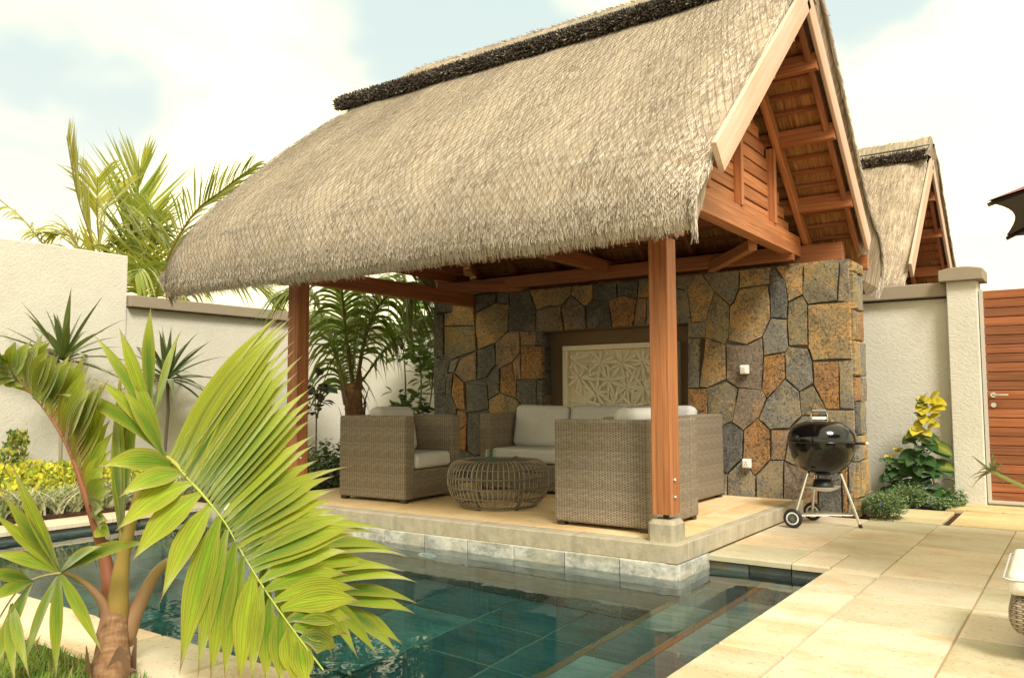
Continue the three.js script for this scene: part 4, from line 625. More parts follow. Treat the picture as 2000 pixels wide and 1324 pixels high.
{ // lounger beside the pool, its foot end in view
  const T = thing('sun_lounger', 'wicker sun lounger with pale cushion on the paving', 'lounger', [2.985, -0.025, 0.76], 0.03);
  const b = mesh('wicker_base', at(rbox(1.95, 0.17, 0.68, 0.07, 4), 0, 0.225, 0), M.wicker, T); for (const x of [-0.7, 0.7]) for (const z of [-0.25, 0.25]) mesh('leg', at(rbox(0.05, 0.14, 0.05, 0.006), x, 0.095, z), M.dark, T);
  mesh('cushion', cushion(1.98, 0.11, 0.7, 0.08, 21, 0.05), M.fabricPale, T, [0, 0.366, 0]);
  const e = [], hw = 0.985, hd = 0.348; for (const [x, z] of [[-hw + 0.03, -hd], [hw - 0.03, -hd], [hw, -hd + 0.03], [hw, hd - 0.03], [hw - 0.03, hd], [-hw + 0.03, hd], [-hw, hd - 0.03], [-hw, -hd + 0.03], [-hw + 0.03, -hd]]) e.push(V(x, 0.385, z)); mesh('piping', new GB().tube(e, 0.005, 6).geo(), M.fabric, T);
}
{ // parasol whose edge reaches into view
  const T = thing('parasol', 'large parasol with maroon top and dark underside over the lounger', 'parasol', [3.38, 0, -0.44]);
  const N = 8, Rr = 1.56, b = new GB(), u = new GB(), tip = (k) => { const a = (k + 0.5) / N * Math.PI * 2; return V(Math.cos(a) * Rr, 2.2, Math.sin(a) * Rr); }, ap = V(0, 2.78, 0);
  const S = (k, t, s) => { const A = tip(k), B = tip(k + 1), m = A.clone().lerp(B, t); const sag = 4 * t * (1 - t); m.multiply(V(1 - 0.06 * sag, 1, 1 - 0.06 * sag)); m.y += 0.03 * sag; const p = ap.clone().lerp(m, s); p.y -= 0.06 * Math.sin(Math.PI * s) * (0.4 + 0.6 * sag) - 0.03 * Math.sin(Math.PI * s); return p; };
  for (const [G, o] of [[b, 0.012], [u, 0]]) for (let k = 0; k < N; k++) { let pr = null; for (let i = 0; i <= 10; i++) { const row = []; for (let j = 0; j <= 8; j++) { const p = S(k, i / 10, j / 8); p.y += o; row.push(G.v(p)); } if (pr) for (let j = 0; j < 8; j++) o ? G.quad(pr[j], row[j], row[j + 1], pr[j + 1]) : G.quad(pr[j], pr[j + 1], row[j + 1], row[j]); pr = row; } }
  mesh('canopy', b.geo(), std({ color: lin(0.22, 0.075, 0.075), roughness: 0.85 }), T); mesh('canopy_lining', u.geo(), std({ color: lin(0.045, 0.035, 0.03), roughness: 0.9 }), T);
  for (let k = 0; k < N; k++) bar(T, 'rib', V(0, 2.73, 0), tip(k).add(V(0, -0.012, 0)), 0.022, 0.014, M.dark, 0.003);
  mesh('pole', new THREE.CylinderGeometry(0.024, 0.024, 2.74, 16), M.wood2, T, [0, 1.4, 0]); mesh('base', lathe([[0.0001, 0], [0.28, 0], [0.28, 0.05], [0.06, 0.09], [0.04, 0.25], [0.0001, 0.25]], 30), M.block, T);
}
// ================================================================ plants
const bez = (a, c, b) => (t) => a.clone().multiplyScalar((1 - t) * (1 - t)).addScaledVector(c, 2 * t * (1 - t)).addScaledVector(b, t * t);
// a feather frond: mid-rib along pts with many narrow leaflets, one mesh
function feather(pts, { n = 46, len = 0.7, w = 0.014, droop = 0.5, c0 = [0.14, 0.22, 0.03], c1 = [0.34, 0.36, 0.05], rib = [0.36, 0.30, 0.08], rr0 = 0.018, a0 = 1.15, a1 = 0.45, r = rnd, seg = 5, tear = 0.1, start = 0.12 } = {}) {
  const c = curve(pts), b = new GB(); b.tube(c.getPoints(20), (t) => rr0 * (1 - 0.85 * t) + 0.002, 6, rib);
  for (let i = 0; i < n; i++) for (const s of [-1, 1]) {
    if (r() < tear) continue; const t = start + (1 - start) * (i + 0.5 * (s > 0) + r() * 0.4) / n; if (t > 0.99) continue;
    const p = c.getPoint(t), T = c.getTangent(t), side = V().crossVectors(T, V(0, 1, 0)).normalize(); if (side.length() < 0.5) side.set(1, 0, 0);
    const up = V().crossVectors(side, T).normalize(), a = lerp(a0, a1, t) + (r() - 0.5) * 0.25, L = len * (0.45 + 0.9 * Math.sin(Math.PI * Math.pow(t, 0.8)) * 0.62) * (0.8 + 0.35 * r());
    const d = T.clone().multiplyScalar(Math.cos(a)).addScaledVector(side, s * Math.sin(a)).addScaledVector(up, 0.25).normalize();
    const e = p.clone().addScaledVector(d, L); e.y -= droop * L * (0.5 + 0.8 * r()); const m = p.clone().addScaledVector(d, L * 0.55); const k = r(), cc = mix3(c0, c1, k), ct = mix3(cc, r() < 0.35 ? [0.42, 0.34, 0.10] : [0.40, 0.42, 0.07], 0.5);
    const wf = (q) => w * (0.55 + 0.75 * Math.sin(Math.PI * Math.min(1, q * 0.9 + 0.1))) * (1 - q * q * q);
    b.leaf(bez(p, m, e), wf, up.clone().addScaledVector(side, s * 0.4).normalize(), { seg, fold: 0.25, col: (q) => mix3(cc, ct, q * q), twist: (r() - 0.5) * 1.2 });
  }
  return b.geo();
}
{ // coconut palms beyond the tall wall
  const P = (o, groups) => groups.map((s) => pathOf(s));
  const A = thing('coconut_palm', 'coconut palm with yellowing fronds rising behind the tall cream wall', 'palm tree');
  mesh('trunk', new GB().tube([V(-10.15, 0, -1.5), V(-10.1, 1.2, -1.45), V(-10.05, 2.55, -1.4)], [0.16, 0.12, 0.1], 12, [1, 1, 1]).geo(), M.bark, A);
  const r = rngOf(91), put = (T, s, o) => mesh('frond', feather(pathOf(s), { r, ...o }), M.leafDull, T);
  const yel = { c0: [0.55, 0.60, 0.04], c1: [0.86, 0.78, 0.08], rib: [0.46, 0.36, 0.08] };
  put(A, '-10.05 2.5 -1.4,-9.81 3.45 -1.02,-9.96 4.21 -0.84,-10.06 5.1 -0.70', { ...yel, n: 26, len: 0.9, a0: 0.3, a1: 0.12, droop: 0.0, w: 0.018 });
  put(A, '-10.05 2.5 -1.4,-9.97 3.34 -1.22,-9.98 3.96 -1.16,-9.94 4.55 -1.13', { ...yel, n: 44, len: 1.25, droop: 0.3, w: 0.017 });
  put(A, '-10.05 2.5 -1.4,-10.89 3.52 -0.85,-11.19 3.98 -0.60,-11.57 4.38 -0.30', { ...yel, n: 24, len: 0.6, droop: 0.9, tear: 0.5, w: 0.02 });
  put(A, '-10.05 2.5 -1.4,-9.95 3.38 -1.54,-9.64 3.78 -1.72,-9.32 3.53 -1.97', { n: 44, len: 1.0, droop: 0.7, w: 0.017 });
  put(A, '-10.05 2.5 -1.4,-10.5 3.26 -1.28,-10.7 3.7 -1.12,-10.95 3.75 -0.98', { ...yel, n: 40, len: 1.0, droop: 0.6, w: 0.017 });
  const B = thing('coconut_palm', 'coconut palm with upright fronds beside the thatched roof edge', 'palm tree');
  mesh('trunk', new GB().tube([V(-9.5, 0, -1.9), V(-9.5, 1.3, -1.85), V(-9.5, 2.5, -1.8)], [0.15, 0.12, 0.1], 12).geo(), M.bark, B);
  const gr = { c0: [0.36, 0.52, 0.04], c1: [0.72, 0.74, 0.08] };
  put(B, '-9.5 2.4 -1.8,-9.9 3.58 -1.77,-9.9 4.23 -1.75,-9.80 4.8 -1.74', { ...gr, n: 48, len: 1.3, droop: 0.0, a0: 0.9, a1: 0.3, w: 0.018 });
  put(B, '-9.5 2.4 -1.8,-8.91 3.21 -1.67,-8.53 3.94 -1.88,-8.20 4.24 -2.08,-7.81 4.59 -2.33', { ...gr, n: 50, len: 0.95, droop: 0.25, w: 0.02, rib: [0.5, 0.36, 0.08], rr0: 0.026 });
  put(B, '-9.5 2.4 -1.8,-9.47 3.02 -1.60,-9.33 3.57 -1.65,-9.2 4.04 -1.64', { ...gr, n: 44, len: 1.1, droop: 0.35, w: 0.018 });
  put(B, '-9.5 2.4 -1.8,-9.0 2.9 -2.4,-8.7 3.0 -3.0,-8.5 2.6 -3.5', { ...gr, n: 40, len: 0.9, droop: 0.7, w: 0.018 });
  put(B, '-9.5 2.4 -1.8,-9.1 2.9 -1.4,-8.8 3.05 -1.2,-8.6 2.85 -1.0', { ...gr, n: 40, len: 0.8, droop: 0.8, w: 0.018 });
  // palm standing beside the pavilion
  const C = thing('coconut_palm', 'young coconut palm with drooping green fronds between post and stone wall', 'palm tree');
  mesh('trunk', new GB().tube([V(-6.08, 0, -2.85), V(-6.06, 0.5, -2.82), V(-6.04, 1.0, -2.78), V(-6.04, 1.36, -2.76)], [0.17, 0.13, 0.125, 0.11], 14).geo(), M.bark, C);
  for (let k = 0; k < 9; k++) { const a = k * 2.4, y = 0.7 + 0.07 * k, b = new GB(); b.leaf((t) => V(-6.05 + Math.cos(a) * (0.12 + 0.09 * t), y + 0.26 * t, -2.79 + Math.sin(a) * (0.12 + 0.09 * t)), (t) => 0.07 * (1 - 0.8 * t), V(Math.cos(a), 0.2, Math.sin(a)), { seg: 3, col: () => [0.16, 0.09, 0.045] }); mesh('leaf_sheath', b.geo(), M.stem, C); }
  const gd = { c0: [0.11, 0.22, 0.02], c1: [0.34, 0.44, 0.05], rib: [0.36, 0.34, 0.08], w: 0.015, seg: 6 };
  put(C, '-6.04 1.3 -2.76,-5.91 2.03 -2.49,-5.75 2.49 -2.27,-5.60 2.86 -2.05,-5.52 3.0 -1.80', { ...gd, n: 60, len: 0.75, droop: 0.9, rr0: 0.03 });
  put(C, '-6.02 1.3 -2.80,-5.77 2.04 -2.74,-5.50 2.45 -2.75,-5.15 2.68 -2.83,-4.9 2.55 -2.75', { ...gd, n: 64, len: 0.85, droop: 1.3, rr0: 0.03 });
  put(C, '-6.10 1.2 -2.73,-6.22 1.77 -2.59,-6.34 2.27 -2.46,-6.50 2.62 -2.32,-6.80 2.60 -2.13', { ...gd, n: 60, len: 0.8, droop: 1.0, rr0: 0.03 });
  put(C, '-6.07 1.3 -2.74,-6.02 2.2 -2.84,-5.97 2.7 -2.97,-5.80 2.9 -3.3', { ...gd, n: 56, len: 0.7, droop: 0.9 });
  put(C, '-6.12 1.06 -2.70,-6.35 1.57 -2.77,-6.62 2.17 -2.80,-6.9 2.4 -2.9', { ...gd, n: 50, len: 0.75, droop: 1.2, rr0: 0.034, rib: [0.44, 0.42, 0.12] });
  put(C, '-6.02 1.3 -2.82,-5.7 1.95 -3.2,-5.35 2.3 -3.6,-5.1 2.2 -3.9', { ...gd, n: 50, len: 0.7, droop: 1.0 });
}
{ // young palm in the foreground, each leaflet a piece
  const T = thing('young_palm', 'young palm with broad pleated leaflets and reddish stems on the lawn', 'palm tree');
  mesh('trunk', new GB().tube([V(-0.98, -0.03, 3.42), V(-1.03, 0.06, 3.39), V(-1.08, 0.14, 3.36), V(-1.11, 0.26, 3.33)], [0.078, 0.074, 0.06, 0.038], 16).geo(), M.bark, T);
  for (let k = 0; k < 4; k++) { const a = k * 1.6 + 0.2, b = new GB(); b.leaf((t) => V(-1.035 + Math.cos(a) * (0.075 + 0.025 * t * t), 0.02 + 0.12 * t, 3.39 + Math.sin(a) * (0.075 + 0.02 * t)), (t) => 0.06 * (1 - 0.85 * t), V(Math.cos(a), 0.1, Math.sin(a)), { seg: 5, col: (t) => mix3([0.16, 0.09, 0.05], [0.22, 0.13, 0.08], t) }); mesh('leaf_sheath', b.geo(), M.stem, T); }
  const F = {
    bent: ['-1.11 0.19 3.33, -1.08 0.45 3.33, -1.02 0.69 3.31, -0.95 0.85 3.30, -0.84 0.90 3.28, -0.72 0.81 3.25, -0.62 0.73 3.23, -0.54 0.64 3.20, -0.48 0.55 3.18, -0.36 0.40 3.15, -0.22 0.23 3.10, -0.12 0.10 3.05', '-0.83 0.89 3.28 -0.63 1.54 2.86, -0.80 0.87 3.27 -0.61 1.51 2.86, -0.77 0.85 3.27 -0.57 1.52 2.85, -0.73 0.82 3.26 -0.56 1.47 2.85, -0.70 0.80 3.25 -0.56 1.40 2.86, -0.67 0.77 3.24 -0.51 1.34 2.84, -0.63 0.74 3.23 -0.49 1.24 2.83, -0.60 0.71 3.22 -0.45 1.16 2.81, -0.58 0.68 3.21 -0.46 1.06 2.82, -0.55 0.64 3.20 -0.44 0.95 2.81, -0.52 0.61 3.19 -0.40 0.84 2.79, -0.49 0.57 3.19 -0.36 0.75 2.77, -0.47 0.53 3.18 -0.34 0.67 2.77, -0.44 0.50 3.17 -0.27 0.64 2.73, -0.41 0.46 3.16 -0.28 0.56 2.74, -0.38 0.42 3.15 -0.28 0.49 2.75, -0.35 0.39 3.15 -0.29 0.39 2.76, -0.32 0.35 3.13 -0.24 0.33 2.74, -0.29 0.32 3.12 -0.23 0.28 2.74, -0.26 0.28 3.11 -0.25 0.21 2.77, -0.24 0.25 3.10 -0.26 0.15 2.79, -0.21 0.21 3.09 -0.29 0.09 2.82, -0.81 0.87 3.27 -0.85 0.88 3.57, -0.76 0.84 3.26 -0.79 0.76 3.52, -0.71 0.80 3.25 -0.80 0.63 3.52, -0.66 0.76 3.24 -0.75 0.51 3.48, -0.61 0.72 3.22 -0.66 0.35 3.41, -0.57 0.67 3.21 -0.61 0.07 3.35, -0.53 0.62 3.20 -0.55 0.05 3.31, -0.49 0.57 3.19 -0.51 0.04 3.28, -0.45 0.52 3.18 -0.46 0.03 3.25, -0.41 0.46 3.16 -0.41 0.03 3.22, -0.37 0.41 3.15 -0.37 0.03 3.19, -0.33 0.36 3.14 -0.32 0.03 3.16, -0.29 0.31 3.12 -0.27 0.03 3.13, -0.25 0.26 3.11 -0.22 0.03 3.10, -0.21 0.21 3.09 -0.18 0.03 3.08, -0.85 0.91 3.28 -1.32 1.17 3.52, -0.86 0.93 3.29 -1.18 1.24 3.43, -0.91 1.02 3.30 -1.17 1.43 3.44, -0.93 1.06 3.30 -1.07 1.46 3.38, -0.94 1.10 3.30 -0.96 1.55 3.30, -0.93 1.08 3.28 -0.85 1.45 3.22, -0.84 0.90 3.29 -1.00 1.20 3.40, -0.84 0.90 3.29 -1.06 1.30 3.34', 0.044, [0.30, 0.21, 0.05], [0.28, 0.34, 0.04], V(0.5, 0.3, 0.8), 0.021],
    low: ['-1.13 0.11 3.30, -1.08 0.25 3.25, -1.04 0.40 3.18, -1.04 0.44 3.08, -1.00 0.46 2.93, -0.89 0.41 2.78, -0.81 0.33 2.66, -0.71 0.24 2.56, -0.60 0.12 2.47', '-1.03 0.45 3.04 -0.61 0.82 2.44, -1.01 0.46 2.98 -0.68 0.71 2.50, -0.99 0.46 2.92 -0.57 0.57 2.43, -0.95 0.44 2.86 -0.42 0.51 2.34, -0.92 0.42 2.81 -0.46 0.50 2.39, -0.88 0.40 2.76 -0.36 0.41 2.33, -0.85 0.36 2.71 -0.33 0.39 2.32, -0.81 0.33 2.66 -0.42 0.34 2.40, -0.77 0.29 2.62 -0.33 0.33 2.36, -0.73 0.25 2.58 -0.27 0.28 2.33, -0.69 0.21 2.54 -0.26 0.18 2.33, -0.64 0.17 2.51 -0.27 0.14 2.35, -0.61 0.13 2.48 -0.31 0.00 2.39, -0.63 0.16 2.50 -0.32 -0.04 2.41, -0.68 0.20 2.53 -0.39 -0.05 2.47, -0.72 0.25 2.57 -0.45 -0.05 2.54, -0.76 0.28 2.61 -0.54 -0.05 2.61, -0.80 0.32 2.65 -0.60 -0.05 2.68, -0.84 0.36 2.70 -0.66 -0.05 2.75, -0.87 0.39 2.75 -0.74 -0.05 2.83', 0.032, [0.30, 0.175, 0.09], [0.34, 0.34, 0.06], V(0.45, 0.6, 0.65), 0.028],
    red: ['-1.15 0.22 3.32, -1.17 0.39 3.34, -1.21 0.57 3.37, -1.26 0.75 3.41, -1.33 0.94 3.45, -1.41 1.08 3.50, -1.55 1.23 3.56, -1.66 1.32 3.60, -1.83 1.41 3.66', '-1.22 0.60 3.38 -1.10 0.56 3.37, -1.23 0.64 3.38 -1.02 0.64 3.43, -1.24 0.68 3.39 -1.02 0.71 3.44, -1.25 0.72 3.40 -1.08 0.82 3.40, -1.26 0.77 3.41 -1.15 0.93 3.35, -1.28 0.81 3.42 -1.17 1.06 3.35, -1.30 0.85 3.43 -1.11 1.15 3.40, -1.31 0.89 3.44 -1.01 1.23 3.45, -1.33 0.93 3.45 -0.99 1.22 3.48, -1.35 0.97 3.46 -1.09 1.25 3.48, -1.37 1.01 3.47 -1.20 1.35 3.45, -1.39 1.05 3.49 -1.28 1.33 3.45, -1.41 1.08 3.50 -1.25 1.35 3.49, -1.45 1.12 3.51 -1.17 1.32 3.55, -1.48 1.15 3.53 -1.15 1.34 3.60, -1.51 1.19 3.54 -1.22 1.43 3.62, -1.54 1.22 3.55 -1.30 1.40 3.55, -1.58 1.25 3.57 -1.43 1.41 3.57, -1.62 1.29 3.58 -1.49 1.35 3.63, -1.66 1.32 3.60 -1.44 1.35 3.70, -1.70 1.34 3.61 -1.41 1.45 3.79, -1.75 1.37 3.63 -1.46 1.32 3.80, -1.50 1.18 3.53 -1.77 1.28 3.55, -1.56 1.24 3.58 -1.86 1.20 3.60, -1.57 1.27 3.59 -1.89 1.34 3.63', 0.036, [0.22, 0.075, 0.035], [0.22, 0.075, 0.03], V(0.5, -0.1, 0.85), 0.026],
    left: ['-1.12 0.14 3.36, -1.11 0.26 3.38, -1.13 0.37 3.45, -1.17 0.42 3.51, -1.18 0.43 3.55, -1.25 0.40 3.64, -1.27 0.29 3.72, -1.29 0.12 3.78', '-1.18 0.43 3.54 -1.10 0.01 3.58, -1.18 0.43 3.54 -1.22 0.02 3.66, -1.18 0.43 3.54 -0.94 0.11 3.47, -1.18 0.43 3.54 -1.31 0.53 3.77, -1.18 0.43 3.54 -1.29 0.70 3.77, -1.18 0.43 3.54 -1.25 0.78 3.75, -1.18 0.43 3.54 -1.21 0.89 3.73, -1.18 0.43 3.54 -0.92 0.56 3.49, -1.18 0.43 3.54 -0.76 0.57 3.38, -1.24 0.40 3.62 -1.22 0.47 3.83, -1.24 0.40 3.62 -1.21 0.35 3.81, -1.24 0.40 3.62 -1.21 0.05 3.78, -1.28 0.32 3.68 -0.97 0.09 3.74, -1.28 0.32 3.68 -1.02 0.06 3.77', 0.026, [0.26, 0.14, 0.08], [0.28, 0.24, 0.08], V(0.5, 0.4, 0.75), 0.02],
    spear: ['-1.13 0.26 3.31, -1.14 0.55 3.30, -1.13 0.88 3.31, -1.12 1.19 3.30, -1.12 1.35 3.29', '-1.13 0.55 3.30 -1.15 1.33 3.32, -1.13 0.57 3.30 -1.13 1.28 3.27, -1.12 0.66 3.31 -1.07 1.19 3.27, -1.14 0.52 3.30 -1.14 1.19 3.34', 0.026, [0.30, 0.26, 0.07], [0.34, 0.38, 0.10], V(0.5, 0, 0.85), 0.014],
  };
  const r = rngOf(17);
  for (const k in F) {
    const [rp, lp, wd, cA, cB, nrm, rad] = F[k], c = curve(pathOf(rp)); nrm.normalize();
    const fr = mesh('frond', new GB().tube(c.getPoints(30), (t) => Math.max(0.0035, rad * (1.55 - 3.4 * t + 1.9 * t * t)) + (k === 'spear' ? 0 : 0.02 * Math.pow(clamp(1 - t / 0.14), 1.5)), 10, (t) => mix3(cA, cB, sst(0.1, 0.6, t))).geo(), M.stem, T);
    const Q = lp.split(',').map((s) => s.trim().split(/\s+/).map(Number)); if (k === 'red' || k === 'bent') for (let i = k === 'bent' ? 36 : Q.length - 2; i >= 0; i--) { const A = Q[i], B = Q[i + 1]; if (k === 'bent' && i > 13) continue; if (Math.hypot(A[3] - B[3], A[4] - B[4], A[5] - B[5]) < 0.3 && Math.hypot(A[0] - B[0], A[1] - B[1]) < 0.2) Q.splice(i + 1, 0, A.map((v, j) => (v + B[j]) / 2 + (j > 2 ? (r() - 0.5) * 0.05 : 0))); }
    Q.forEach((q, i) => {
      const a = V(q[0], q[1], q[2]), b = V(q[3], q[4], q[5]), L = a.distanceTo(b), flat = clamp(1 - Math.abs(b.y - a.y) / L * 0.6);
      const m = a.clone().lerp(b, 0.5); m.y += (k === 'bent' && i >= Q.length - 8 ? 0.3 : 0.16) * L * flat; m.addScaledVector(nrm, 0.07 * L); m.x += (r() - 0.5) * 0.04 * L;
      const base = [[0.07, 0.21, 0.008], [0.14, 0.31, 0.01], [0.24, 0.42, 0.014], [0.38, 0.54, 0.02]][Math.floor(r() * 4)], tipc = [0.60, 0.70, 0.05], red = k === 'red' && i < 24; if (k === 'red') base.forEach((_, j) => (base[j] = base[j] * 1.25 + [0.08, 0.06, 0][j]));
      const col = (t) => t > 0.955 ? [0.60, 0.16, 0.03] : red && t < 0.4 ? mix3([0.50, 0.17, 0.03], base, t / 0.4) : mix3(base, tipc, sst(0.35, 1, t)), edge = (t) => t > 0.92 ? [0.62, 0.20, 0.03] : mix3(col(t), [0.62, 0.56, 0.06], 0.6);
      const W = wd * (k === 'bent' && i < 34 ? (i < 27 ? 0.8 : 1.1) : k === 'bent' && i < 42 ? 1.2 : k === 'bent' && i >= Q.length - 8 ? 0.6 : 1) * (0.88 + 0.24 * r()), wf = (t) => W * Math.pow(Math.sin(Math.PI * Math.min(1, 0.07 + t * 0.93)), 0.6) * (t > 0.5 ? 1 - 0.95 * Math.pow((t - 0.5) / 0.5, 1.4) : 1) * lerp(0.55, 1, sst(0, 0.35, t));
      const tw = nrm.clone().add(V((r() - 0.5) * 0.4, (r() - 0.5) * 0.4, (r() - 0.5) * 0.3)).normalize();
      const g = new GB().leaf(bez(a, m, b), wf, tw, { seg: 14, fold: 0.28, col, edge, twist: (r() - 0.5) * 0.7 }).geo(); mesh('leaflet', g, M.leaf, fr);
    });
  }
}
function rosette(T, c, n, len, r, w = 0.016, cA = [0.06, 0.13, 0.02], cB = [0.20, 0.27, 0.05]) { // strap leaves round a point
  for (let i = 0; i < n; i++) {
    const a = i * 2.399, e = lerp(1.45, -0.25, Math.pow(i / n, 0.85)) + (r() - 0.5) * 0.2, L = len * (0.8 + 0.35 * r()), d = V(Math.cos(a) * Math.cos(e), Math.sin(e), Math.sin(a) * Math.cos(e));
    const m = c.clone().addScaledVector(d, L * 0.55), q = c.clone().addScaledVector(d, L); q.y -= L * (0.08 + 0.42 * Math.cos(e) * r()); const side = V(-Math.sin(a), 0, Math.cos(a)), n2v = V().crossVectors(side, d).normalize(), k = r();
    mesh('leaf', new GB().leaf(bez(c.clone().addScaledVector(d, 0.015), m, q), (t) => w * (0.45 + 0.75 * Math.sin(Math.PI * Math.min(1, 0.15 + t * 0.85))) * (1 - t * t * t), n2v, { seg: 7, fold: 0.35, col: (t) => mix3(mix3(cA, cB, k), [0.24, 0.26, 0.06], t * 0.5) }).geo(), M.leaf, T);
  }
}
{
  const r = rngOf(55);
  const A = thing('dracaena', 'dracaena with straight pale stem against the tall cream wall', 'plant', [0, 0, 0], 0, 'dracaenas'); mesh('stem', new GB().tube([V(-7.55, 0, 0.44), V(-7.56, 0.8, 0.45), V(-7.58, 1.55, 0.44)], 0.022, 8, [0.26, 0.22, 0.16]).geo(), M.stem, A); rosette(A, V(-7.58, 1.6, 0.44), 34, 0.9, r, 0.036);
  const B = thing('dracaena', 'dracaena with thin dark curved stem before the lower wall', 'plant', [0, 0, 0], 0, 'dracaenas'); mesh('stem', new GB().tube([V(-7.62, 0, -0.9), V(-7.62, 0.6, -0.93), V(-7.58, 1.0, -0.93), V(-7.6, 1.35, -0.92)], 0.02, 8, [0.12, 0.085, 0.06]).geo(), M.stem, B); rosette(B, V(-7.6, 1.4, -0.92), 38, 0.85, r, 0.034, [0.045, 0.11, 0.025], [0.17, 0.25, 0.06]);
  // hedge of small yellow leaves and strappy grass in the bed
  const leafG = (() => { const b = new GB(); b.leaf((t) => V(0, t * 0.9, 0.15 * t), (t) => 0.32 * Math.sin(Math.PI * Math.min(1, 0.1 + 0.9 * t)), V(0, 0, 1), { seg: 3, fold: 0.2 }); const g = b.geo(); g.deleteAttribute('color'); return g; })();
  const ms = [], cs = [], E = new THREE.Euler(), Q = new THREE.Quaternion(), put = (x, y, z, s, c) => { Q.setFromEuler(E.set((r() - 0.5) * 2.4, r() * 6.3, (r() - 0.5) * 2.4)); ms.push(new THREE.Matrix4().compose(V(x, y, z), Q, V(s, s, s))); cs.push(c); };
  for (let i = 0; i < 17000; i++) { const x = -7.85 + 1.45 * r(), z = -2.6 + 6.8 * r(), top = 0.46 * (0.55 + 0.55 * fbm3(x * 2, 0, z * 2, 3, 8)) * (1 - Math.pow(Math.abs((x + 7.15) / 0.75), 4) * 0.6), y = 0.03 + top * Math.pow(r(), 0.45), k = r(), deep = y < top * 0.5; put(x, y, z, 0.04 + 0.035 * r(), k < 0.42 ? lin(0.36, 0.42, 0.04) : k < 0.88 ? lin(0.66, 0.60, 0.05) : lin(0.16, 0.22, 0.03)); }
  for (let i = 0; i < 500; i++) { const t = r(); put(-7.72 + (r() - 0.5) * 0.24 * (1 - t * 0.5), 0.3 + t * 0.48, 0.95 + (r() - 0.5) * 0.34 * (1 - t * 0.5) - t * 0.12, 0.05, r() < 0.5 ? lin(0.40, 0.38, 0.04) : lin(0.12, 0.19, 0.03)); }
  tag(inst(numbered('hedge_foliage'), leafG, M.leafTint, ms, cs, scene), 'low hedge of small yellow leaves along the cream wall', 'hedge');
  const bl = (() => { const b = new GB(); b.leaf((t) => V(0, t * (1 - 0.35 * t), 0.75 * t * t), (t) => 0.028 * (1 - t * t), V(0, 0.5, -1).normalize(), { seg: 5, fold: 0.25 }); const g = b.geo(); g.deleteAttribute('color'); return g; })();
  const m2 = [], c2 = []; for (let i = 0; i < 4200; i++) { const x = -6.55 + 0.72 * r(), z = -2.0 + 5.8 * r(), cl = Math.floor(z * 6), h = 0.20 + 0.22 * r(); E.set((r() - 0.5) * 0.7, r() * 6.3, (r() - 0.5) * 0.7); Q.setFromEuler(E); m2.push(new THREE.Matrix4().compose(V(lerp(x, -6.2 + 0.25 * hash(cl, 1, 1, 1), 0.3), 0.03, lerp(z, (cl + 0.5) / 6, 0.6)), Q, V(h, h, h))); const k = r(); c2.push(k < 0.45 ? lin(0.55, 0.54, 0.36) : k < 0.8 ? lin(0.32, 0.35, 0.14) : lin(0.16, 0.22, 0.05)); }
  tag(inst(numbered('border_grass'), bl, M.leafTint, m2, c2, scene), 'pale variegated grass arching over the pool coping', 'grass');
}
function bush(T, c, R, H, n, s, cols, r, nm = 'foliage', asp = 0.45, mat = M.leafDull, stems = 7) { // leaves on short stems through a dome
  const b = new GB(), st = new GB();
  for (let i = 0; i < stems; i++) { const a = r() * 6.28, e = V(c.x + Math.cos(a) * R * 0.7, c.y + H * (0.6 + 0.4 * r()), c.z + Math.sin(a) * R * 0.7); st.tube([c.clone().add(V(Math.cos(a) * 0.02, -0.02, Math.sin(a) * 0.02)), c.clone().lerp(e, 0.5).add(V((r() - 0.5) * 0.05, 0.03, (r() - 0.5) * 0.05)), e], 0.004 + 0.004 * H, 5, [0.14, 0.11, 0.05]); }
  for (let i = 0; i < n; i++) {
    const u = r() * 2 - 1, a = r() * 6.28, q = Math.pow(r(), 0.4), lump = 0.75 + 0.5 * fbm3(Math.cos(a) * 2 + c.x * 5, u * 2, Math.sin(a) * 2 + c.z * 5, 2, 3); const p = V(c.x + Math.cos(a) * Math.sqrt(1 - u * u) * R * q * lump, c.y + H * (0.5 + 0.5 * u * q) * lump, c.z + Math.sin(a) * Math.sqrt(1 - u * u) * R * q * lump);
    const d = V(Math.cos(a) + (r() - 0.5) * 1.4, 0.2 + (r() - 0.4) * 1.3, Math.sin(a) + (r() - 0.5) * 1.4).normalize(), L = s * (0.7 + 0.6 * r()), e = p.clone().addScaledVector(d, L); e.y -= 0.25 * L; const nn = V((r() - 0.5), 1.2, (r() - 0.5)).normalize(), cc = cols[Math.floor(r() * cols.length)];
    b.leaf(bez(p, p.clone().addScaledVector(d, L * 0.5), e), (t) => L * asp * Math.sin(Math.PI * Math.min(1, 0.06 + 0.94 * t)), nn, { seg: 4, fold: 0.2, col: () => cc });
  }
  mesh('stems', st.geo(), M.stem, T); mesh(nm, b.geo(), mat, T);
}
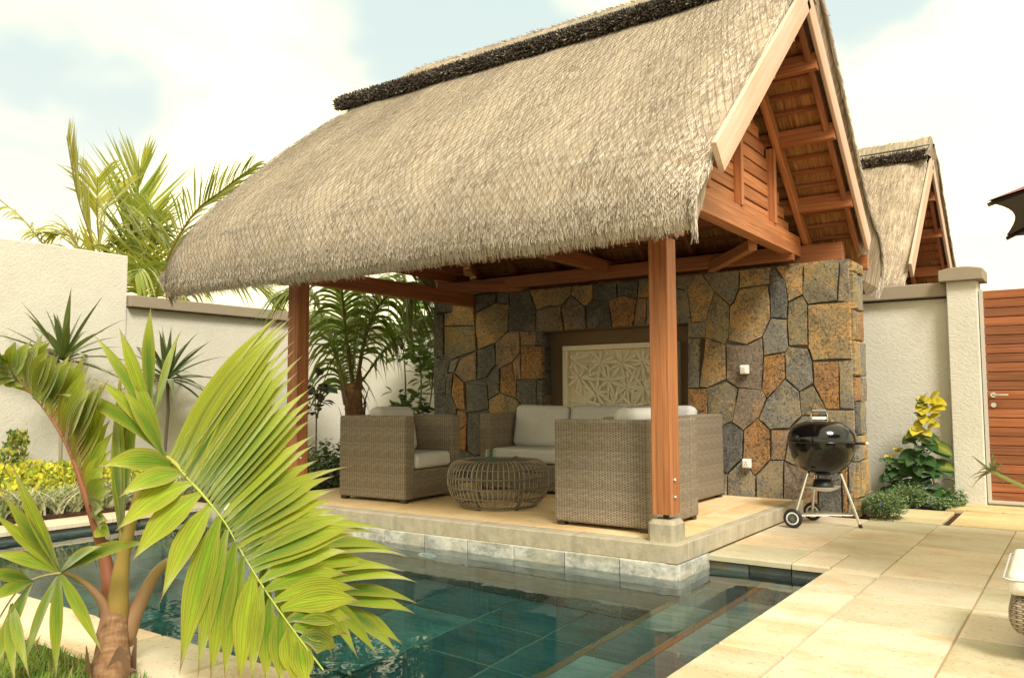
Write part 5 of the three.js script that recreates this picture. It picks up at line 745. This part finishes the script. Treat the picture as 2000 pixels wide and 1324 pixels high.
{
  const r = rngOf(31), g1 = [[0.12, 0.32, 0.025], [0.20, 0.42, 0.04], [0.30, 0.50, 0.06]];
  let T = thing('herb_clump', 'feathery green clump with one blue flower beside the kettle grill', 'plant'); bush(T, V(0.72, -0.01, -3.08), 0.2, 0.26, 2600, 0.024, g1, r, 'foliage', 0.3, M.leafDull, 14);
  { const b = new GB(); for (let k = 0; k < 5; k++) { const a = k * 1.257; b.leaf((t) => V(Math.cos(a) * 0.016 * t, Math.sin(a) * 0.016 * t, 0.004 * t), (t) => 0.008 * Math.sin(Math.PI * Math.min(1, 0.15 + t * 0.8)), V(0, 0, 1), { seg: 3, col: () => [0.18, 0.24, 0.72] }); } mesh('flower', b.geo(), M.leafDull, T, [0.73, 0.155, -2.86], [0, 0.35, 0]); }
  T = thing('herb_clump', 'feathery green clump below the yellow-leaved shrub', 'plant'); bush(T, V(0.77, -0.01, -4.05), 0.2, 0.24, 2200, 0.027, g1, r, 'foliage', 0.3, M.leafDull, 14);
  T = thing('herb_clump', 'low green weeds at the foot of the gate pillar', 'plant'); bush(T, V(1.05, -0.02, -4.15), 0.16, 0.13, 500, 0.03, g1, r, 'foliage', 0.35, M.leafDull, 8); bush(T, V(1.16, -0.02, -4.35), 0.1, 0.2, 300, 0.035, g1, r, 'foliage', 0.35, M.leafDull, 6);
  // croton with large leaves
  T = thing('croton_shrub', 'shrub with dark green and bright yellow leaves against the cream wall', 'shrub');
  const stem = (s, w) => mesh('stem', new GB().tube(curve(pathOf(s)).getPoints(12), (t) => w * (1 - 0.6 * t), 7, [0.32, 0.19, 0.08]).geo(), M.stem, T);
  stem('1.02 -0.02 -4.32, 0.98 0.18 -4.34, 0.92 0.4 -4.34, 0.86 0.65 -4.36, 0.87 0.95 -4.38, 0.88 1.12 -4.38', 0.013); stem('0.72 -0.02 -4.42, 0.66 0.2 -4.42, 0.56 0.42 -4.4', 0.012); stem('0.80 -0.02 -4.45, 0.78 0.3 -4.45, 0.8 0.6 -4.43', 0.012);
  const leaf = (x, y, z, a, e, L, w, kind) => { const c = V(x, y, z), d = V(Math.cos(a) * Math.cos(e), Math.sin(e), Math.sin(a) * Math.cos(e)), q = c.clone().addScaledVector(d, L); q.y -= L * 0.25; const n = V((r() - 0.5) * 0.5, 0.55, 0.8).normalize(); const G = [0.06, 0.16, 0.03], Y = [0.86, 0.72, 0.025], Mx = [0.42, 0.44, 0.06], cc = kind === 'y' ? Y : kind === 'm' ? Mx : G, ed = kind === 'y' ? Y : kind === 'm' ? G : G; mesh('leaf', new GB().leaf(bez(c, c.clone().addScaledVector(d, L * 0.55).add(V(0, 0.02, 0)), q), (t) => w * Math.pow(Math.sin(Math.PI * Math.min(1, 0.04 + 0.96 * t)), 0.75), n, { seg: 8, fold: 0.22, col: () => cc, edge: () => ed }).geo(), M.leafGloss, T); };
  for (let i = 0; i < 46; i++) { const y = 0.12 + 0.66 * r(), k = r(); const a = 0.2 + 2.7 * r(); leaf(0.88 + (r() - 0.5) * 0.16, y, -4.38, a, 0.1 + (r() - 0.5) * 0.9, 0.19 + 0.08 * r(), 0.058 + 0.016 * r(), y > 0.62 ? (k < 0.45 ? 'm' : k < 0.6 ? 'y' : 'g') : k < 0.05 ? 'm' : 'g'); }
  for (let i = 0; i < 27; i++) { const y = 0.74 + 0.36 * r(); leaf(0.9 + (r() - 0.5) * 0.1, y, -4.38, 0.2 + 2.7 * r(), 0.25 + (r() - 0.5) * 1.0, 0.17 + 0.06 * r(), 0.05, r() < 0.75 ? 'y' : 'm'); }
  for (let i = 0; i < 34; i++) { const y = 0.1 + 0.36 * r(); leaf(0.62 + (r() - 0.5) * 0.26, y, -4.42, 0.3 + 2.5 * r(), 0.1 + (r() - 0.5) * 0.8, 0.14 + 0.05 * r(), 0.045, 'g'); }
  for (const [x, y] of [[0.53, 0.46], [0.62, 0.54]]) for (let i = 0; i < 7; i++) leaf(x, y, -4.38, i * 0.9, 0.7, 0.07, 0.02, 'y');
  // shrubs behind the palm
  T = thing('garden_shrub', 'dark leafy shrub with small white flowers beside the armchair', 'shrub'); bush(T, V(-5.35, 0, -1.75), 0.42, 0.62, 900, 0.08, [[0.07, 0.17, 0.03], [0.11, 0.23, 0.04], [0.15, 0.28, 0.06]], r, 'foliage', 0.32, M.leafGloss, 12);
  for (let i = 0; i < 16; i++) { const a = r() * 6.28, b = new GB(); for (let k = 0; k < 5; k++) { const q = k * 1.257; b.leaf((t) => V(Math.cos(q) * 0.03 * t, 0.01 * t, Math.sin(q) * 0.03 * t), (t) => 0.013 * Math.sin(Math.PI * Math.min(1, 0.1 + t * 0.85)), V(0, 1, 0), { seg: 3, col: () => [0.75, 0.75, 0.68] }); } mesh('flower', b.geo(), M.leafDull, T, [-5.35 + Math.cos(a) * 0.36, 0.3 + 0.38 * r(), -1.75 + Math.abs(Math.sin(a)) * 0.4], [0.9, a, 0.3]); }
  T = thing('garden_shrub', 'leafy green shrub at the foot of the cream wall behind the armchair', 'shrub'); bush(T, V(-5.55, 0.0, -3.3), 0.36, 1.25, 420, 0.16, [[0.07, 0.16, 0.02], [0.13, 0.24, 0.03], [0.20, 0.32, 0.04]], r, 'foliage', 0.34, M.leaf, 9);
  T = thing('garden_shrub', 'tall bare-stemmed shrub with bright green leaves at the end of the stone wall', 'shrub');
  for (const s of ['-5.92 0 -3.93, -5.97 0.6 -3.93, -5.82 1.2 -3.93, -5.87 1.9 -3.95, -5.82 2.5 -3.95', '-5.92 0 -3.93, -5.77 0.7 -3.93, -5.62 1.1 -3.91, -5.58 1.6 -3.93', '-5.92 0 -3.93, -6.12 0.8 -3.95, -6.17 1.6 -3.95, -6.22 2.1 -3.93']) mesh('stem', new GB().tube(curve(pathOf(s)).getPoints(12), (t) => 0.02 * (1 - 0.7 * t), 7, [0.22, 0.17, 0.09]).geo(), M.stem, T);
  const br = [[0.20, 0.40, 0.05], [0.30, 0.48, 0.07], [0.40, 0.56, 0.10]]; for (const [x, y, z, R, H, n] of [[-5.87, 1.55, -3.95, 0.42, 0.6, 170], [-5.77, 2.2, -3.97, 0.34, 0.55, 160], [-6.22, 1.9, -3.95, 0.3, 0.5, 100], [-5.62, 1.3, -3.93, 0.26, 0.45, 80], [-5.47, 2.5, -4.03, 0.3, 0.3, 70]]) bush(T, V(x, y, z), R, H, n, 0.15, br, r, 'foliage', 0.36, M.leaf, 5);
  T = thing('garden_shrub', 'small shrub with dark purplish leaves behind the wooden post', 'shrub'); bush(T, V(-6.15, 0.9, -2.2), 0.16, 0.5, 40, 0.17, [[0.03, 0.06, 0.025], [0.05, 0.05, 0.03], [0.04, 0.09, 0.03]], r, 'foliage', 0.36, M.leafGloss, 4); mesh('stem', new GB().tube([V(-6.15, 0, -2.2), V(-6.15, 0.95, -2.2)], 0.01, 6, [0.1, 0.07, 0.05]).geo(), M.stem, T);
  // flower stalk leaning in from a potted lily
  T = thing('spider_lily', 'spent lily flower head on a green stalk before the gate', 'plant'); const P = [V(2.55, 0.30, -0.6), V(2.3, 0.48, -0.62), V(2.0, 0.585, -0.66), V(1.815, 0.665, -0.755)];
  mesh('stalk', new GB().tube(curve(P).getPoints(16), (t) => 0.016 - 0.005 * t, 8, [0.36, 0.42, 0.13]).geo(), M.stem, T); { const b = new GB(); for (let i = 0; i < 26; i++) { const a = i * 2.4, L = 0.07 + 0.07 * r(), h = V(1.812, 0.668, -0.757), d = V(Math.cos(a), (r() - 0.35) * 1.6, Math.sin(a) * 0.6).normalize(), e = h.clone().addScaledVector(d, L); const dry = i > 7; if (dry) e.y -= L * 0.7 * r(); b.leaf(bez(h, h.clone().addScaledVector(d, L * 0.7), e), (t) => (dry ? 0.004 : 0.008) * (1 - t * t * 0.9), V(0.3, 0.4, 0.85).normalize(), { seg: 5, col: () => (dry ? (i % 2 ? [0.62, 0.56, 0.40] : [0.45, 0.30, 0.10]) : [0.42, 0.46, 0.08]) }); } mesh('flower_head', b.geo(), M.leafDull, T); }
  rosette(T, V(2.62, 0.26, -0.6), 14, 0.5, r, 0.03, [0.10, 0.2, 0.03], [0.2, 0.32, 0.05]);
  const pot = thing('plant_pot', 'round concrete pot holding the spider lily', 'pot', [2.62, 0, -0.6]); mesh('pot_body', lathe([[0.0001, 0.004], [0.12, 0.004], [0.17, 0.2], [0.18, 0.27], [0.16, 0.27], [0.15, 0.22], [0.0001, 0.22]], 30), M.block, pot);
}
renderer.render(scene, camera);
